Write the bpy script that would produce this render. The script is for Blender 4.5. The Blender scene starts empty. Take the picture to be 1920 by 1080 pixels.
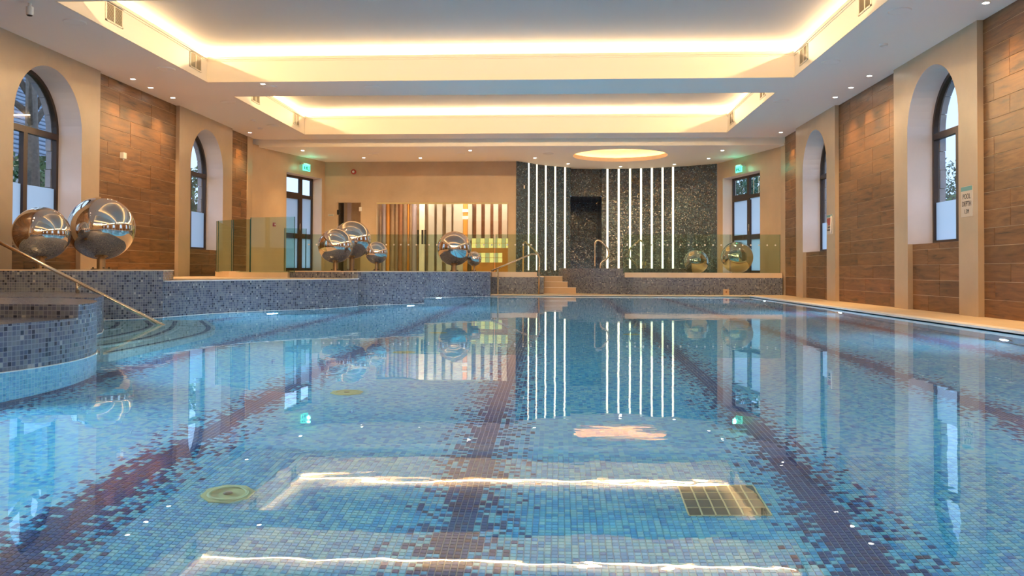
import bpy, bmesh, math, random
import numpy as np
from mathutils import Vector, Matrix
random.seed(7)
SC = bpy.context.scene
COL = SC.collection
# ------------------------------------------------------------------ camera
FPX = 1620.0
YAW, PIT, ROL = math.radians(3.1), math.radians(1.0), math.radians(0.2)
EYE = Vector((0, 0, 0.60))
CX, CY = 960.0, 507 - FPX*math.tan(PIT)
_F = Vector((-math.sin(YAW)*math.cos(PIT), math.cos(YAW)*math.cos(PIT), math.sin(PIT)))
_R = Vector((math.cos(YAW), math.sin(YAW), 0))
_U = _R.cross(_F)
R_ = _R*math.cos(ROL) + _U*math.sin(ROL)
U_ = -_R*math.sin(ROL) + _U*math.cos(ROL)
cam = bpy.data.objects.new('camera', bpy.data.cameras.new('camera'))
COL.objects.link(cam)
m = Matrix((R_, U_, -_F)).transposed().to_4x4()
m.translation = EYE
cam.matrix_world = m
cam.data.sensor_width = 36
cam.data.lens = FPX/1920*36
cam.data.shift_x = 0
cam.data.shift_y = (CY-540)/1920
cam.data.clip_end = 300
cam.data.clip_start = 0.02
SC.camera = cam
def at(x, y, ax, v):
    """point where the sight line of photo pixel x,y meets the plane axis=v"""
    d = R_*((x-CX)/FPX) - U_*((y-CY)/FPX) + _F
    return EYE + d*((v-EYE[ax])/d[ax])
# ------------------------------------------------------------------ world, exposure
SC.view_settings.view_transform = 'Standard'
SC.view_settings.look = 'None'
SC.view_settings.exposure = 0.3
SC.view_settings.gamma = 1
SC.view_settings.use_curve_mapping = False
SC.cycles.max_bounces = 14
SC.cycles.diffuse_bounces = 6
SC.cycles.glossy_bounces = 6
SC.cycles.transmission_bounces = 10
SC.cycles.transparent_max_bounces = 16
SC.cycles.sample_clamp_indirect = 6.0
SC.cycles.blur_glossy = 0.6
W = bpy.data.worlds.new('evening_sky'); SC.world = W; W.use_nodes = True
_b = W.node_tree.nodes['Background']
_b.inputs[0].default_value = (0.50, 0.70, 1.0, 1); _b.inputs[1].default_value = 1.5
COVE = 310.0          # radiance of the cove led strips
SPOT = 140.0          # watts of one ceiling spotlight
POOLW = 110.0         # watts of one underwater lamp
# ------------------------------------------------------------------ materials
def newmat(name):
    mt = bpy.data.materials.new(name); mt.use_nodes = True
    nt = mt.node_tree; nt.nodes.clear()
    out = nt.nodes.new('ShaderNodeOutputMaterial')
    return mt, nt, out
def nd(nt, typ, **kw):
    n = nt.nodes.new('ShaderNode'+typ)
    for k, v in kw.items():
        if k == 'ins':
            for i, x in v.items():
                if isinstance(x, bpy.types.NodeSocket): nt.links.new(x, n.inputs[i])
                else: n.inputs[i].default_value = x
        else: setattr(n, k, v)
    return n
def mth(nt, op, a, b=None, c=None):
    ins = {0: a}
    if b is not None: ins[1] = b
    if c is not None: ins[2] = c
    return nd(nt, 'Math', operation=op, ins=ins).outputs[0]
def c4(c): return (c[0], c[1], c[2], 1)
def ramp(nt, fac, stops, const=False):
    r = nd(nt, 'ValToRGB', ins={0: fac})
    cr = r.color_ramp
    if const: cr.interpolation = 'CONSTANT'
    while len(cr.elements) < len(stops): cr.elements.new(0.5)
    for e, (p, c) in zip(cr.elements, stops): e.position = p; e.color = c4(c)
    return r.outputs[0]
def pbr(name, col, rough=0.5, metal=0.0, noise=0.0, nscale=3.0, bump=0.0, bscale=20.0, spec=0.5, coat=0.0):
    mt, nt, out = newmat(name)
    p = nd(nt, 'BsdfPrincipled', ins={'Roughness': rough, 'Metallic': metal, 'Specular IOR Level': spec, 'Coat Weight': coat})
    if noise > 0:
        tc = nd(nt, 'NewGeometry').outputs['Position']
        n = nd(nt, 'TexNoise', ins={'Vector': tc, 'Scale': nscale, 'Detail': 5.0, 'Roughness': 0.6}).outputs[0]
        lo = tuple(x*(1-noise) for x in col); hi = tuple(min(1, x*(1+noise)) for x in col)
        c = ramp(nt, n, [(0.3, lo), (0.7, hi)])
        nt.links.new(c, p.inputs['Base Color'])
    else: p.inputs['Base Color'].default_value = c4(col)
    if bump > 0:
        tc = nd(nt, 'NewGeometry').outputs['Position']
        n = nd(nt, 'TexNoise', ins={'Vector': tc, 'Scale': bscale, 'Detail': 3.0}).outputs[0]
        b = nd(nt, 'Bump', ins={'Height': n, 'Strength': bump, 'Distance': 0.01})
        nt.links.new(b.outputs[0], p.inputs['Normal'])
    nt.links.new(p.outputs[0], out.inputs[0])
    return mt
def emis(name, col, s):
    mt, nt, out = newmat(name)
    e = nd(nt, 'Emission', ins={0: c4(col), 1: s})
    nt.links.new(e.outputs[0], out.inputs[0])
    return mt
def glassmat(name, tint, refl=1.0, rough=0.0):
    mt, nt, out = newmat(name)
    t = nd(nt, 'BsdfTransparent', ins={0: c4(tint)})
    g = nd(nt, 'BsdfGlossy', ins={0: (1, 1, 1, 1), 'Roughness': rough})
    bf = nd(nt, 'NewGeometry').outputs['Backfacing']
    io = mth(nt, 'ADD', 1.45, mth(nt, 'MULTIPLY', bf, 1/1.45-1.45))
    f = nd(nt, 'Fresnel', ins={0: io}).outputs[0]
    mx = nd(nt, 'MixShader', ins={0: mth(nt, 'MULTIPLY', f, refl), 1: t.outputs[0], 2: g.outputs[0]})
    nt.links.new(mx.outputs[0], out.inputs[0])
    return mt
def mosaic(name, cell, stops, grout, gw=0.07, rough=0.15, sparkle=0.0, lanes=False, var=0.0):
    """small square tiles from the surface's own UV in metres"""
    mt, nt, out = newmat(name)
    uv = nd(nt, 'UVMap').outputs[0]
    sc = nd(nt, 'VectorMath', operation='SCALE', ins={0: uv, 3: 1.0/cell}).outputs[0]
    fl = nd(nt, 'VectorMath', operation='FLOOR', ins={0: sc}).outputs[0]
    fr = nd(nt, 'VectorMath', operation='FRACTION', ins={0: sc}).outputs[0]
    wn = nd(nt, 'TexWhiteNoise', noise_dimensions='3D', ins={'Vector': fl})
    col = ramp(nt, wn.outputs[0], stops, True)
    sep = nd(nt, 'SeparateXYZ', ins={0: fr})
    ex = mth(nt, 'MINIMUM', sep.outputs[0], mth(nt, 'SUBTRACT', 1.0, sep.outputs[0]))
    ey = mth(nt, 'MINIMUM', sep.outputs[1], mth(nt, 'SUBTRACT', 1.0, sep.outputs[1]))
    ed = mth(nt, 'MINIMUM', ex, ey)
    isg = mth(nt, 'LESS_THAN', ed, gw)
    gcol = c4(grout)
    if lanes:
        s2 = nd(nt, 'SeparateXYZ', ins={0: fl})
        cx = mth(nt, 'MULTIPLY', mth(nt, 'ADD', s2.outputs[0], 0.5), cell)
        d = mth(nt, 'PINGPONG', mth(nt, 'ADD', cx, 0.38+14.6), 0.73)
        p = ramp(nt, d, [(0.0, (1, 1, 1)), (0.05, (0.70, 0.7, 0.7)), (0.10, (0.42, 0.42, 0.42)), (0.15, (0.24, 0.24, 0.24)), (0.20, (0.12, 0.12, 0.12)), (0.25, (0.03, 0.03, 0.03)), (0.30, (0, 0, 0))], True)
        off = nd(nt, 'VectorMath', operation='ADD', ins={0: fl, 1: (0.37, 0.11, 5.3)}).outputs[0]
        w2 = nd(nt, 'TexWhiteNoise', noise_dimensions='3D', ins={'Vector': off})
        isd = mth(nt, 'LESS_THAN', w2.outputs[0], p)
        s3 = nd(nt, 'SeparateColor', ins={0: w2.outputs[1]})
        dcol = ramp(nt, s3.outputs[1], [(0, (0.03, 0.055, 0.17)), (0.4, (0.055, 0.05, 0.125)), (0.62, (0.04, 0.075, 0.19)), (0.9, (0.085, 0.05, 0.085))], True)
        col = nd(nt, 'MixRGB', ins={0: isd, 1: col, 2: dcol}).outputs[0]
        # pale joints show mostly between the dark lane tiles
        near = ramp(nt, d, [(0.0, (0.62, 0.62, 0.62)), (0.22, (0.5, 0.5, 0.5)), (0.34, (0.12, 0.12, 0.12))])
        isg = mth(nt, 'MULTIPLY', isg, near)
        # grout seen on joints that run along the lane more than across
    col = nd(nt, 'MixRGB', ins={0: isg, 1: col, 2: gcol}).outputs[0]
    p = nd(nt, 'BsdfPrincipled', ins={'Base Color': col, 'Roughness': rough, 'Specular IOR Level': 0.6})
    h = mth(nt, 'MULTIPLY', isg, -1.0)
    nrm = nd(nt, 'VectorMath', operation='SUBTRACT', ins={0: wn.outputs[1], 1: (0.5, 0.5, 0.5)}).outputs[0]
    b = nd(nt, 'Bump', ins={'Height': h, 'Strength': 0.35, 'Distance': 0.002})
    if sparkle > 0:
        # every little tile is set at its own slight tilt
        ns = nd(nt, 'VectorMath', operation='SCALE', ins={0: nrm, 3: sparkle}).outputs[0]
        na = nd(nt, 'VectorMath', operation='ADD', ins={0: b.outputs[0], 1: ns}).outputs[0]
        nn = nd(nt, 'VectorMath', operation='NORMALIZE', ins={0: na}).outputs[0]
        nt.links.new(nn, p.inputs['Normal'])
    else: nt.links.new(b.outputs[0], p.inputs['Normal'])
    nt.links.new(p.outputs[0], out.inputs[0])
    return mt
M = {}
M['plaster'] = pbr('polished_plaster', (0.51, 0.365, 0.235), 0.38, noise=0.08, nscale=1.6, bump=0.05, bscale=6)
M['reveal'] = pbr('reveal_paint', (0.76, 0.67, 0.66), 0.5, noise=0.04, nscale=2)
M['ceiling'] = pbr('ceiling_paint', (0.92, 0.85, 0.79), 0.6)
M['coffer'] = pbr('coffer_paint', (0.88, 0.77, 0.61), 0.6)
M['coffertop_dimmed'] = pbr('coffer_ceiling_dimmed', (0.42, 0.42, 0.43), 0.6)  # colour greyed to dim the cove light here against the bright fascia
M['deck'] = pbr('deck_tile', (0.86, 0.62, 0.37), 0.5, noise=0.06, nscale=2)
M['coping'] = pbr('white_coping', (0.93, 0.84, 0.76), 0.6, noise=0.04, nscale=8)
M['kerb'] = pbr('beige_kerb_tile', (0.74, 0.56, 0.38), 0.45, noise=0.05, nscale=4)
M['bronze'] = pbr('bronze_frame', (0.045, 0.026, 0.02), 0.4, 0.3)
M['mirror'] = pbr('mirror_steel', (0.82, 0.74, 0.66), 0.015, 1.0)
M['steel'] = pbr('brushed_steel', (0.72, 0.60, 0.45), 0.22, 1.0, noise=0.05, nscale=40)
M['post'] = pbr('bronze_post', (0.42, 0.28, 0.16), 0.35, 0.7)
M['grilleback'] = pbr('grille_shadow', (0.20, 0.15, 0.09), 0.7)
M['white'] = pbr('white_plastic', (0.8, 0.76, 0.7), 0.4)
M['grille'] = pbr('grille_paint', (0.62, 0.52, 0.36), 0.5)
M['dark'] = pbr('dark_void', (0.05, 0.04, 0.03), 0.6)
M['red'] = pbr('red_plastic', (0.40, 0.03, 0.02), 0.35)
M['teal'] = pbr('teal_print', (0.12, 0.33, 0.32), 0.4)
M['signface'] = pbr('sign_face', (0.62, 0.52, 0.42), 0.35)
M['ink'] = pbr('sign_ink', (0.05, 0.035, 0.03), 0.5)
M['handle'] = pbr('black_handle', (0.03, 0.025, 0.02), 0.35, 0.4)
M['stone'] = pbr('exterior_stone', (0.34, 0.35, 0.42), 0.8, noise=0.15, nscale=5)
M['grass'] = pbr('lawn', (0.06, 0.10, 0.04), 0.9, noise=0.3, nscale=2)
M['bark'] = pbr('bark', (0.16, 0.13, 0.11), 0.9, noise=0.3, nscale=12, bump=0.5)
M['leaf'] = pbr('leaf_green', (0.07, 0.15, 0.05), 0.6, noise=0.5, nscale=3)
M['darkleaf'] = pbr('dark_leaf_green', (0.035, 0.11, 0.06), 0.6, noise=0.5, nscale=3)
M['slate'] = pbr('roof_slate', (0.20, 0.26, 0.36), 0.6, noise=0.15, nscale=5)
M['render'] = pbr('white_render', (0.62, 0.60, 0.62), 0.8, noise=0.05)
M['drain'] = pbr('drain_plastic', (0.42, 0.47, 0.22), 0.4)
M['brass'] = pbr('brass_frame', (0.62, 0.52, 0.25), 0.35)
M['grate'] = pbr('dark_grate', (0.14, 0.11, 0.06), 0.4)
M['nosing'] = pbr('dark_nosing', (0.03, 0.05, 0.06), 0.5)
M['steptile'] = pbr('step_tile', (0.60, 0.42, 0.26), 0.35, noise=0.05)
M['slat'] = pbr('white_slat', (0.50, 0.45, 0.40), 0.5)
M['panelwood'] = pbr('reddish_wood', (0.34, 0.14, 0.065), 0.4, noise=0.2, nscale=6)
M['orange'] = pbr('orange_panel', (0.65, 0.26, 0.04), 0.5)
M['olive'] = pbr('olive_wallpaper', (0.42, 0.31, 0.20), 0.7)
M['lilac'] = pbr('lilac_panel', (0.46, 0.38, 0.42), 0.6)
M['curtain'] = pbr('brown_curtain', (0.36, 0.23, 0.14), 0.8, noise=0.2, nscale=3)
M['glow'] = emis('counter_glow', (1.0, 0.66, 0.20), 1.4)
M['glow2'] = emis('counter_glow_dim', (0.85, 0.66, 0.28), 0.75)
M['led'] = emis('cove_led', (1.0, 0.70, 0.37), COVE)
M['led_ring'] = emis('ring_led', (1.0, 0.55, 0.20), COVE*0.12)
M['strip'] = emis('wall_led', (1.0, 0.86, 0.60), 2.2)
M['lens'] = emis('spot_lens', (1.0, 0.86, 0.70), 40)
M['uwlens'] = emis('underwater_lens', (0.72, 0.86, 1.0), 60)
M['exitglow'] = emis('exit_white', (0.18, 1.0, 0.66), 1.3)
M['exitgreen'] = emis('exit_green', (0.0, 0.35, 0.20), 0.6)
M['glass'] = glassmat('green_tinted_glass', (0.77, 0.875, 0.82))
M['glassedge'] = pbr('glass_edge', (0.03, 0.09, 0.07), 0.1)
M['clear'] = glassmat('clear_glass', (0.95, 0.98, 0.98))
def frosted():
    mt, nt, out = newmat('frosted_film')
    t = nd(nt, 'BsdfTranslucent', ins={0: (0.86, 0.92, 1.0, 1)})
    d = nd(nt, 'BsdfDiffuse', ins={0: (0.5, 0.5, 0.52, 1)})
    g = nd(nt, 'BsdfGlossy', ins={'Roughness': 0.25})
    a = nd(nt, 'MixShader', ins={0: 0.15, 1: t.outputs[0], 2: d.outputs[0]})
    b = nd(nt, 'MixShader', ins={0: 0.05, 1: a.outputs[0], 2: g.outputs[0]})
    nt.links.new(b.outputs[0], out.inputs[0]); return mt
M['frosted'] = frosted()
def woodtile():
    mt, nt, out = newmat('wood_look_tile')
    oi = nd(nt, 'ObjectInfo').outputs['Random']
    tc = nd(nt, 'NewGeometry').outputs['Position']
    sep = nd(nt, 'SeparateXYZ', ins={0: tc})
    off = mth(nt, 'MULTIPLY', oi, 37.0)
    v = nd(nt, 'CombineXYZ', ins={0: mth(nt, 'ADD', mth(nt, 'MULTIPLY', sep.outputs[1], 1.1), off), 1: mth(nt, 'MULTIPLY', sep.outputs[2], 9.0), 2: off}).outputs[0]
    n1 = nd(nt, 'TexNoise', ins={'Vector': v, 'Scale': 1.6, 'Detail': 6.0, 'Roughness': 0.62, 'Distortion': 0.6}).outputs[0]
    c = ramp(nt, n1, [(0.30, (0.040, 0.018, 0.006)), (0.40, (0.135, 0.056, 0.018)), (0.55, (0.20, 0.086, 0.029)), (0.75, (0.275, 0.130, 0.050))])
    br = mth(nt, 'ADD', mth(nt, 'MULTIPLY', oi, 0.40), 0.80)
    c2 = nd(nt, 'VectorMath', operation='SCALE', ins={0: c, 3: br}).outputs[0]
    p = nd(nt, 'BsdfPrincipled', ins={'Base Color': c2, 'Roughness': 0.36, 'Specular IOR Level': 0.45})
    b = nd(nt, 'Bump', ins={'Height': n1, 'Strength': 0.25, 'Distance': 0.004})
    nt.links.new(b.outputs[0], p.inputs['Normal'])
    nt.links.new(p.outputs[0], out.inputs[0]); return mt
M['wood'] = woodtile()
M['joint'] = pbr('tile_joint', (0.62, 0.47, 0.33), 0.8)
POOLSTOPS = [(0, (0.06, 0.37, 0.59)), (0.18, (0.11, 0.46, 0.60)), (0.38, (0.19, 0.55, 0.60)), (0.56, (0.05, 0.32, 0.57)), (0.66, (0.14, 0.50, 0.67)), (0.82, (0.26, 0.58, 0.60)), (0.96, (0.04, 0.23, 0.46))]
M['poolfloor'] = mosaic('pool_floor_mosaic', 0.025, POOLSTOPS, (0.55, 0.60, 0.60), 0.06, 0.3, lanes=True)
M['poolwall'] = mosaic('pool_wall_mosaic', 0.025, POOLSTOPS, (0.45, 0.58, 0.62), 0.06, 0.3)
DARKSTOPS = [(0, (0.105, 0.12, 0.165)), (0.22, (0.15, 0.165, 0.20)), (0.45, (0.075, 0.09, 0.14)), (0.62, (0.18, 0.19, 0.215)), (0.76, (0.028, 0.035, 0.058)), (0.88, (0.12, 0.135, 0.19)), (0.965, (0.34, 0.34, 0.33))]
M['bluemosaic'] = mosaic('blue_grey_mosaic', 0.031, DARKSTOPS, (0.25, 0.26, 0.30), 0.07, 0.22, sparkle=0.10)
FARSTOPS = [(0, (0.019, 0.058, 0.095)), (0.25, (0.037, 0.092, 0.135)), (0.5, (0.022, 0.042, 0.08)), (0.68, (0.062, 0.125, 0.17)), (0.8, (0.008, 0.020, 0.030)), (0.93, (0.24, 0.31, 0.34))]
M['farmosaic'] = mosaic('glass_wall_mosaic', 0.028, FARSTOPS, (0.12, 0.11, 0.09), 0.07, 0.10, sparkle=0.30)
STEPST = [(0, (0.42, 0.58, 0.50)), (0.3, (0.50, 0.66, 0.56)), (0.6, (0.36, 0.55, 0.54)), (0.85, (0.56, 0.68, 0.58))]
M['stepmosaic'] = mosaic('submerged_step_mosaic', 0.025, STEPST, (0.40, 0.48, 0.42), 0.06, 0.3)
def watermat():
    mt, nt, out = newmat('water_surface')
    tc = nd(nt, 'NewGeometry').outputs['Position']
    mp = nd(nt, 'Mapping', ins={'Vector': tc, 'Scale': (1.0, 1.35, 1.0)}).outputs[0]
    n1 = nd(nt, 'TexNoise', ins={'Vector': mp, 'Scale': 1.3, 'Detail': 2.0, 'Roughness': 0.45, 'Distortion': 0.8}).outputs[0]
    n2 = nd(nt, 'TexNoise', ins={'Vector': mp, 'Scale': 7.0, 'Detail': 1.5, 'Roughness': 0.5, 'Distortion': 0.4}).outputs[0]
    msk = nd(nt, 'TexNoise', ins={'Vector': mp, 'Scale': 0.35, 'Detail': 1.0}).outputs[0]
    msk = ramp(nt, msk, [(0.42, (0.10, 0.10, 0.10)), (0.62, (1, 1, 1))])
    h = mth(nt, 'ADD', mth(nt, 'MULTIPLY', n1, 0.55), mth(nt, 'MULTIPLY', mth(nt, 'MULTIPLY', n2, msk), 0.20))
    b = nd(nt, 'Bump', ins={'Height': h, 'Strength': 1.0, 'Distance': 0.0016})
    g = nd(nt, 'BsdfGlass', ins={0: (0.93, 0.985, 1.0, 1), 'Roughness': 0.0, 'IOR': 1.333, 'Normal': b.outputs[0]})
    nt.links.new(g.outputs[0], out.inputs[0]); return mt
M['water'] = watermat()
# ------------------------------------------------------------------ mesh helpers
class MB:
    def __init__(s): s.v = []; s.f = []; s.uv = []; s.mi = []; s.mats = []; s.sm = []
    def _m(s, mat):
        if mat is None: return 0
        if mat not in s.mats: s.mats.append(mat)
        return s.mats.index(mat)
    def face(s, pts, mat=None, uv=None, smooth=False):
        b = len(s.v); s.v += [tuple(p) for p in pts]
        s.f.append(tuple(range(b, b+len(pts))))
        if uv is None:
            n = (Vector(pts[1])-Vector(pts[0])).cross(Vector(pts[2])-Vector(pts[0]))
            ax = max(range(3), key=lambda i: abs(n[i]))
            k = {0: (1, 2), 1: (0, 2), 2: (0, 1)}[ax]
            uv = [(p[k[0]], p[k[1]]) for p in pts]
        s.uv.append(uv); s.mi.append(s._m(mat)); s.sm.append(smooth)
    def box(s, a, b, mat=None, skip=()):
        x0, x1 = sorted((a[0], b[0])); y0, y1 = sorted((a[1], b[1])); z0, z1 = sorted((a[2], b[2]))
        F = {'-z': [(x0, y1, z0), (x1, y1, z0), (x1, y0, z0), (x0, y0, z0)], '+z': [(x0, y0, z1), (x1, y0, z1), (x1, y1, z1), (x0, y1, z1)],
             '-y': [(x0, y0, z0), (x1, y0, z0), (x1, y0, z1), (x0, y0, z1)], '+y': [(x1, y1, z0), (x0, y1, z0), (x0, y1, z1), (x1, y1, z1)],
             '-x': [(x0, y1, z0), (x0, y0, z0), (x0, y0, z1), (x0, y1, z1)], '+x': [(x1, y0, z0), (x1, y1, z0), (x1, y1, z1), (x1, y0, z1)]}
        for k, q in F.items():
            if k not in skip: s.face(q, mat)
    def obox(s, p0, p1, z0, z1, t0, t1, mat=None):
        """box along the plan line p0-p1, from offset t0 to t1 to the left of it"""
        a = Vector((p0[0], p0[1])); b = Vector((p1[0], p1[1])); d = (b-a).normalized(); n = Vector((-d.y, d.x))
        q = [a+n*t0, b+n*t0, b+n*t1, a+n*t1]
        s.prism([(v.x, v.y) for v in q], z0, z1, mat, mat)
    def prism(s, pts, z0, z1, side=None, top=None, bottom=True, topface=True):
        area = sum(pts[i][0]*pts[(i+1) % len(pts)][1]-pts[(i+1) % len(pts)][0]*pts[i][1] for i in range(len(pts)))
        if area < 0: pts = pts[::-1]
        n = len(pts); L = 0
        for i in range(n):
            a = pts[i]; b = pts[(i+1) % n]; l = math.hypot(b[0]-a[0], b[1]-a[1])
            s.face([(a[0], a[1], z0), (b[0], b[1], z0), (b[0], b[1], z1), (a[0], a[1], z1)], side, [(L, z0), (L+l, z0), (L+l, z1), (L, z1)])
            L += l
        if topface: s.face([(p[0], p[1], z1) for p in pts], top, [(p[0], p[1]) for p in pts])
        if bottom: s.face([(p[0], p[1], z0) for p in pts[::-1]], side, [(p[0], p[1]) for p in pts[::-1]])
    def tube(s, pts, r, mat=None, n=10, caps=True):
        pts = [Vector(p) for p in pts]; rings = []; up = None
        for i, p in enumerate(pts):
            d = (pts[min(i+1, len(pts)-1)]-pts[max(i-1, 0)]).normalized()
            if up is None:
                up = Vector((0, 0, 1)) if abs(d.z) < 0.9 else Vector((1, 0, 0))
            a = d.cross(up).normalized(); up = a.cross(d).normalized()
            rr = r[i] if isinstance(r, (list, tuple)) else r
            rings.append([p+(a*math.cos(2*math.pi*k/n)+up*math.sin(2*math.pi*k/n))*rr for k in range(n)])
        for i in range(len(rings)-1):
            for k in range(n):
                k2 = (k+1) % n
                s.face([rings[i][k2], rings[i][k], rings[i+1][k], rings[i+1][k2]], mat, [(0, 0)]*4, True)
        if caps:
            s.face(rings[0], mat, [(0, 0)]*n); s.face(rings[-1][::-1], mat, [(0, 0)]*n)
    def lathe(s, c, prof, mat=None, n=24, axis=2, smooth=True):
        rings = []
        for r, h in prof:
            ring = []
            for k in range(n):
                a = 2*math.pi*k/n
                q = [0, 0, 0]; i, j = [(1, 2), (2, 0), (0, 1)][axis]
                q[i] = r*math.cos(a); q[j] = r*math.sin(a); q[axis] = h
                ring.append((c[0]+q[0], c[1]+q[1], c[2]+q[2]))
            rings.append(ring)
        for i in range(len(rings)-1):
            for k in range(n):
                k2 = (k+1) % n
                s.face([rings[i][k], rings[i][k2], rings[i+1][k2], rings[i+1][k]], mat, [(0, 0)]*4, smooth)
    def build(s, name, mat=None, parent=None, weld=True):
        me = bpy.data.meshes.new(name)
        me.from_pydata(s.v, [], s.f)
        uvl = me.uv_layers.new(name='UVMap')
        uvl.data.foreach_set('uv', [c for f in s.uv for p in f for c in p])
        ms = s.mats if s.mats else [mat]
        for x in ms: me.materials.append(x if x is not None else mat)
        me.polygons.foreach_set('material_index', s.mi); me.polygons.foreach_set('use_smooth', s.sm)
        if weld:
            bm = bmesh.new(); bm.from_mesh(me)
            bmesh.ops.remove_doubles(bm, verts=bm.verts, dist=1e-5)
            bm.to_mesh(me); bm.free()
        me.update()
        o = bpy.data.objects.new(name, me); COL.objects.link(o)
        if parent is not None: o.parent = parent; o.matrix_parent_inverse = parent.matrix_world.inverted() if False else Matrix.Translation(-Vector(parent.location))
        return o
def empty(name, loc, label=None, cat=None, group=None):
    o = bpy.data.objects.new(name, None); COL.objects.link(o); o.location = loc; o.empty_display_size = 0.1
    tag(o, label, cat, group); return o
def tag(o, label=None, cat=None, group=None, kind=None):
    if label: o['label'] = label
    if cat: o['category'] = cat
    if group: o['group'] = group
    if kind: o['kind'] = kind
    return o
def struct(o): o['kind'] = 'structure'; return o
def setpar(o, p):
    o.parent = p; o.matrix_parent_inverse = Matrix.Translation(-Vector(p.location))
def dup(root, delta, label=None, group=None):
    r = root.copy(); COL.objects.link(r); r.location = Vector(root.location)+Vector(delta)
    if label: r['label'] = label
    if group: r['group'] = group
    for ch in list(root.children):
        c = ch.copy(); COL.objects.link(c); c.parent = r
        for g in list(ch.children):
            d = g.copy(); COL.objects.link(d); d.parent = c
    return r
def catmull(pts, n=6):
    out = []
    P = [pts[0]]+list(pts)+[pts[-1]]
    for i in range(1, len(P)-2):
        p0, p1, p2, p3 = [np.array(P[i+k], float) for k in (-1, 0, 1, 2)]
        for k in range(n):
            t = k/n
            out.append(tuple(0.5*((2*p1)+(-p0+p2)*t+(2*p0-5*p1+4*p2-p3)*t*t+(-p0+3*p1-3*p2+p3)*t**3)))
    out.append(tuple(pts[-1])); return out
def arc(c, r, a0, a1, n):
    return [(c[0]+r*math.cos(math.radians(a0+(a1-a0)*k/n)), c[1]+r*math.sin(math.radians(a0+(a1-a0)*k/n))) for k in range(n+1)]
# ================================================================== SETTING
XL, XR = -7.80, 5.58          # faces of the left and right walls
ZC, ZLOW = 3.97, 3.775        # main and far lower ceiling
WL = -0.03                    # water level
YB = -8.6                     # wall behind the camera
UP = 0.45                     # raised deck level
REC = 0.075                   # recess of the wood bays
# ---- ceiling with three-and-more coffers
CO = [(4.52, 9.2), (10.5, 15.22), (16.46, 21.2), (-1.45, 3.25), (-7.4, -2.7)]
CO.sort()
CXL, CXR = -6.35, 4.09
mb = MB()
C = M['ceiling']
ys = [YB-0.3] + [y for c in CO for y in c] + [22.0]
def hq(x0, y0, x1, y1, z, mat): mb.face([(x0, y1, z), (x1, y1, z), (x1, y0, z), (x0, y0, z)], mat)
x0c, x1c = XL-0.9, XR+0.9
hq(x0c, ys[0], CXL, 22.0, ZC, C); hq(CXR, ys[0], x1c, 22.0, ZC, C)
for i in range(0, len(ys), 2): hq(CXL, ys[i], CXR, ys[i+1], ZC, C)
K = M['coffer']; LIP = 4.43; LED_IN = 0.30; TOP = 4.592
for (y0, y1) in CO:
    a = [(CXL, y0), (CXR, y0), (CXR, y1), (CXL, y1)]
    o = [(CXL-LED_IN, y0-LED_IN), (CXR+LED_IN, y0-LED_IN), (CXR+LED_IN, y1+LED_IN), (CXL-LED_IN, y1+LED_IN)]
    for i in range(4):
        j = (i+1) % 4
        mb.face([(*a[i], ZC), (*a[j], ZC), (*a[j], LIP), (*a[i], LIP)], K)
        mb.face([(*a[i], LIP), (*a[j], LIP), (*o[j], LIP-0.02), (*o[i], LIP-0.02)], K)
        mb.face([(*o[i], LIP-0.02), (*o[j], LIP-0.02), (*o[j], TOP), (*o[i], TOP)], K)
    mb.face([(*o[3], TOP), (*o[2], TOP), (*o[1], TOP), (*o[0], TOP)], M['coffertop_dimmed'])
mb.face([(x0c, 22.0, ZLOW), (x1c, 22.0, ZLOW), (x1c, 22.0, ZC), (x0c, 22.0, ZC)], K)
# low ceiling with the round recess
CC = (1.68, 23.92); CR = 1.30
N = 64
ring = arc(CC, CR, 0, 360, N)[:-1]
sq = []
bx0, bx1, by0, by1 = CC[0]-1.9, CC[0]+1.9, 22.0, 25.84
for k in range(N):
    a = 2*math.pi*k/N; d = (math.cos(a), math.sin(a))
    t = min([((bx1 if d[0] > 0 else bx0)-CC[0])/d[0] if abs(d[0]) > 1e-6 else 9e9, ((by1 if d[1] > 0 else by0)-CC[1])/d[1] if abs(d[1]) > 1e-6 else 9e9])
    sq.append((CC[0]+d[0]*t, CC[1]+d[1]*t))
for k in range(N):
    j = (k+1) % N
    mb.face([(*ring[k], ZLOW), (*sq[k], ZLOW), (*sq[j], ZLOW), (*ring[j], ZLOW)][::-1], C)
for k, sgn in ((0, 1), ):
    pass
for cxn, cyn in ((bx0, by0), (bx1, by0), (bx1, by1), (bx0, by1)):
    k = min(range(N), key=lambda i: (sq[i][0]-cxn)**2+(sq[i][1]-cyn)**2)
    for j in ((k-1) % N, (k+1) % N):
        tri = [(*sq[k], ZLOW), (cxn, cyn, ZLOW), (*sq[j], ZLOW)]
        if (Vector(sq[k])-Vector((cxn, cyn))).length > 1e-3: mb.face(tri, C)
hq(x0c, 22.0, bx0, 29.5, ZLOW, C); hq(bx1, 22.0, x1c, 29.5, ZLOW, C); hq(bx0, by1, bx1, 29.5, ZLOW, C)
for k in range(N):
    j = (k+1) % N
    def rr(p, r): return (CC[0]+(p[0]-CC[0])*r, CC[1]+(p[1]-CC[1])*r)
    a, b = ring[k], ring[j]
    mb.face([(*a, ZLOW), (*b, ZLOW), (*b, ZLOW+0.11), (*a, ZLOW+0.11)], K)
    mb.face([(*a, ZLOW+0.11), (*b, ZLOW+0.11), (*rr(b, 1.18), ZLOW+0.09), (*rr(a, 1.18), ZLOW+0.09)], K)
    mb.face([(*rr(a, 1.18), ZLOW+0.09), (*rr(b, 1.18), ZLOW+0.09), (*rr(b, 1.18), ZLOW+0.36), (*rr(a, 1.18), ZLOW+0.36)], K)
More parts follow.
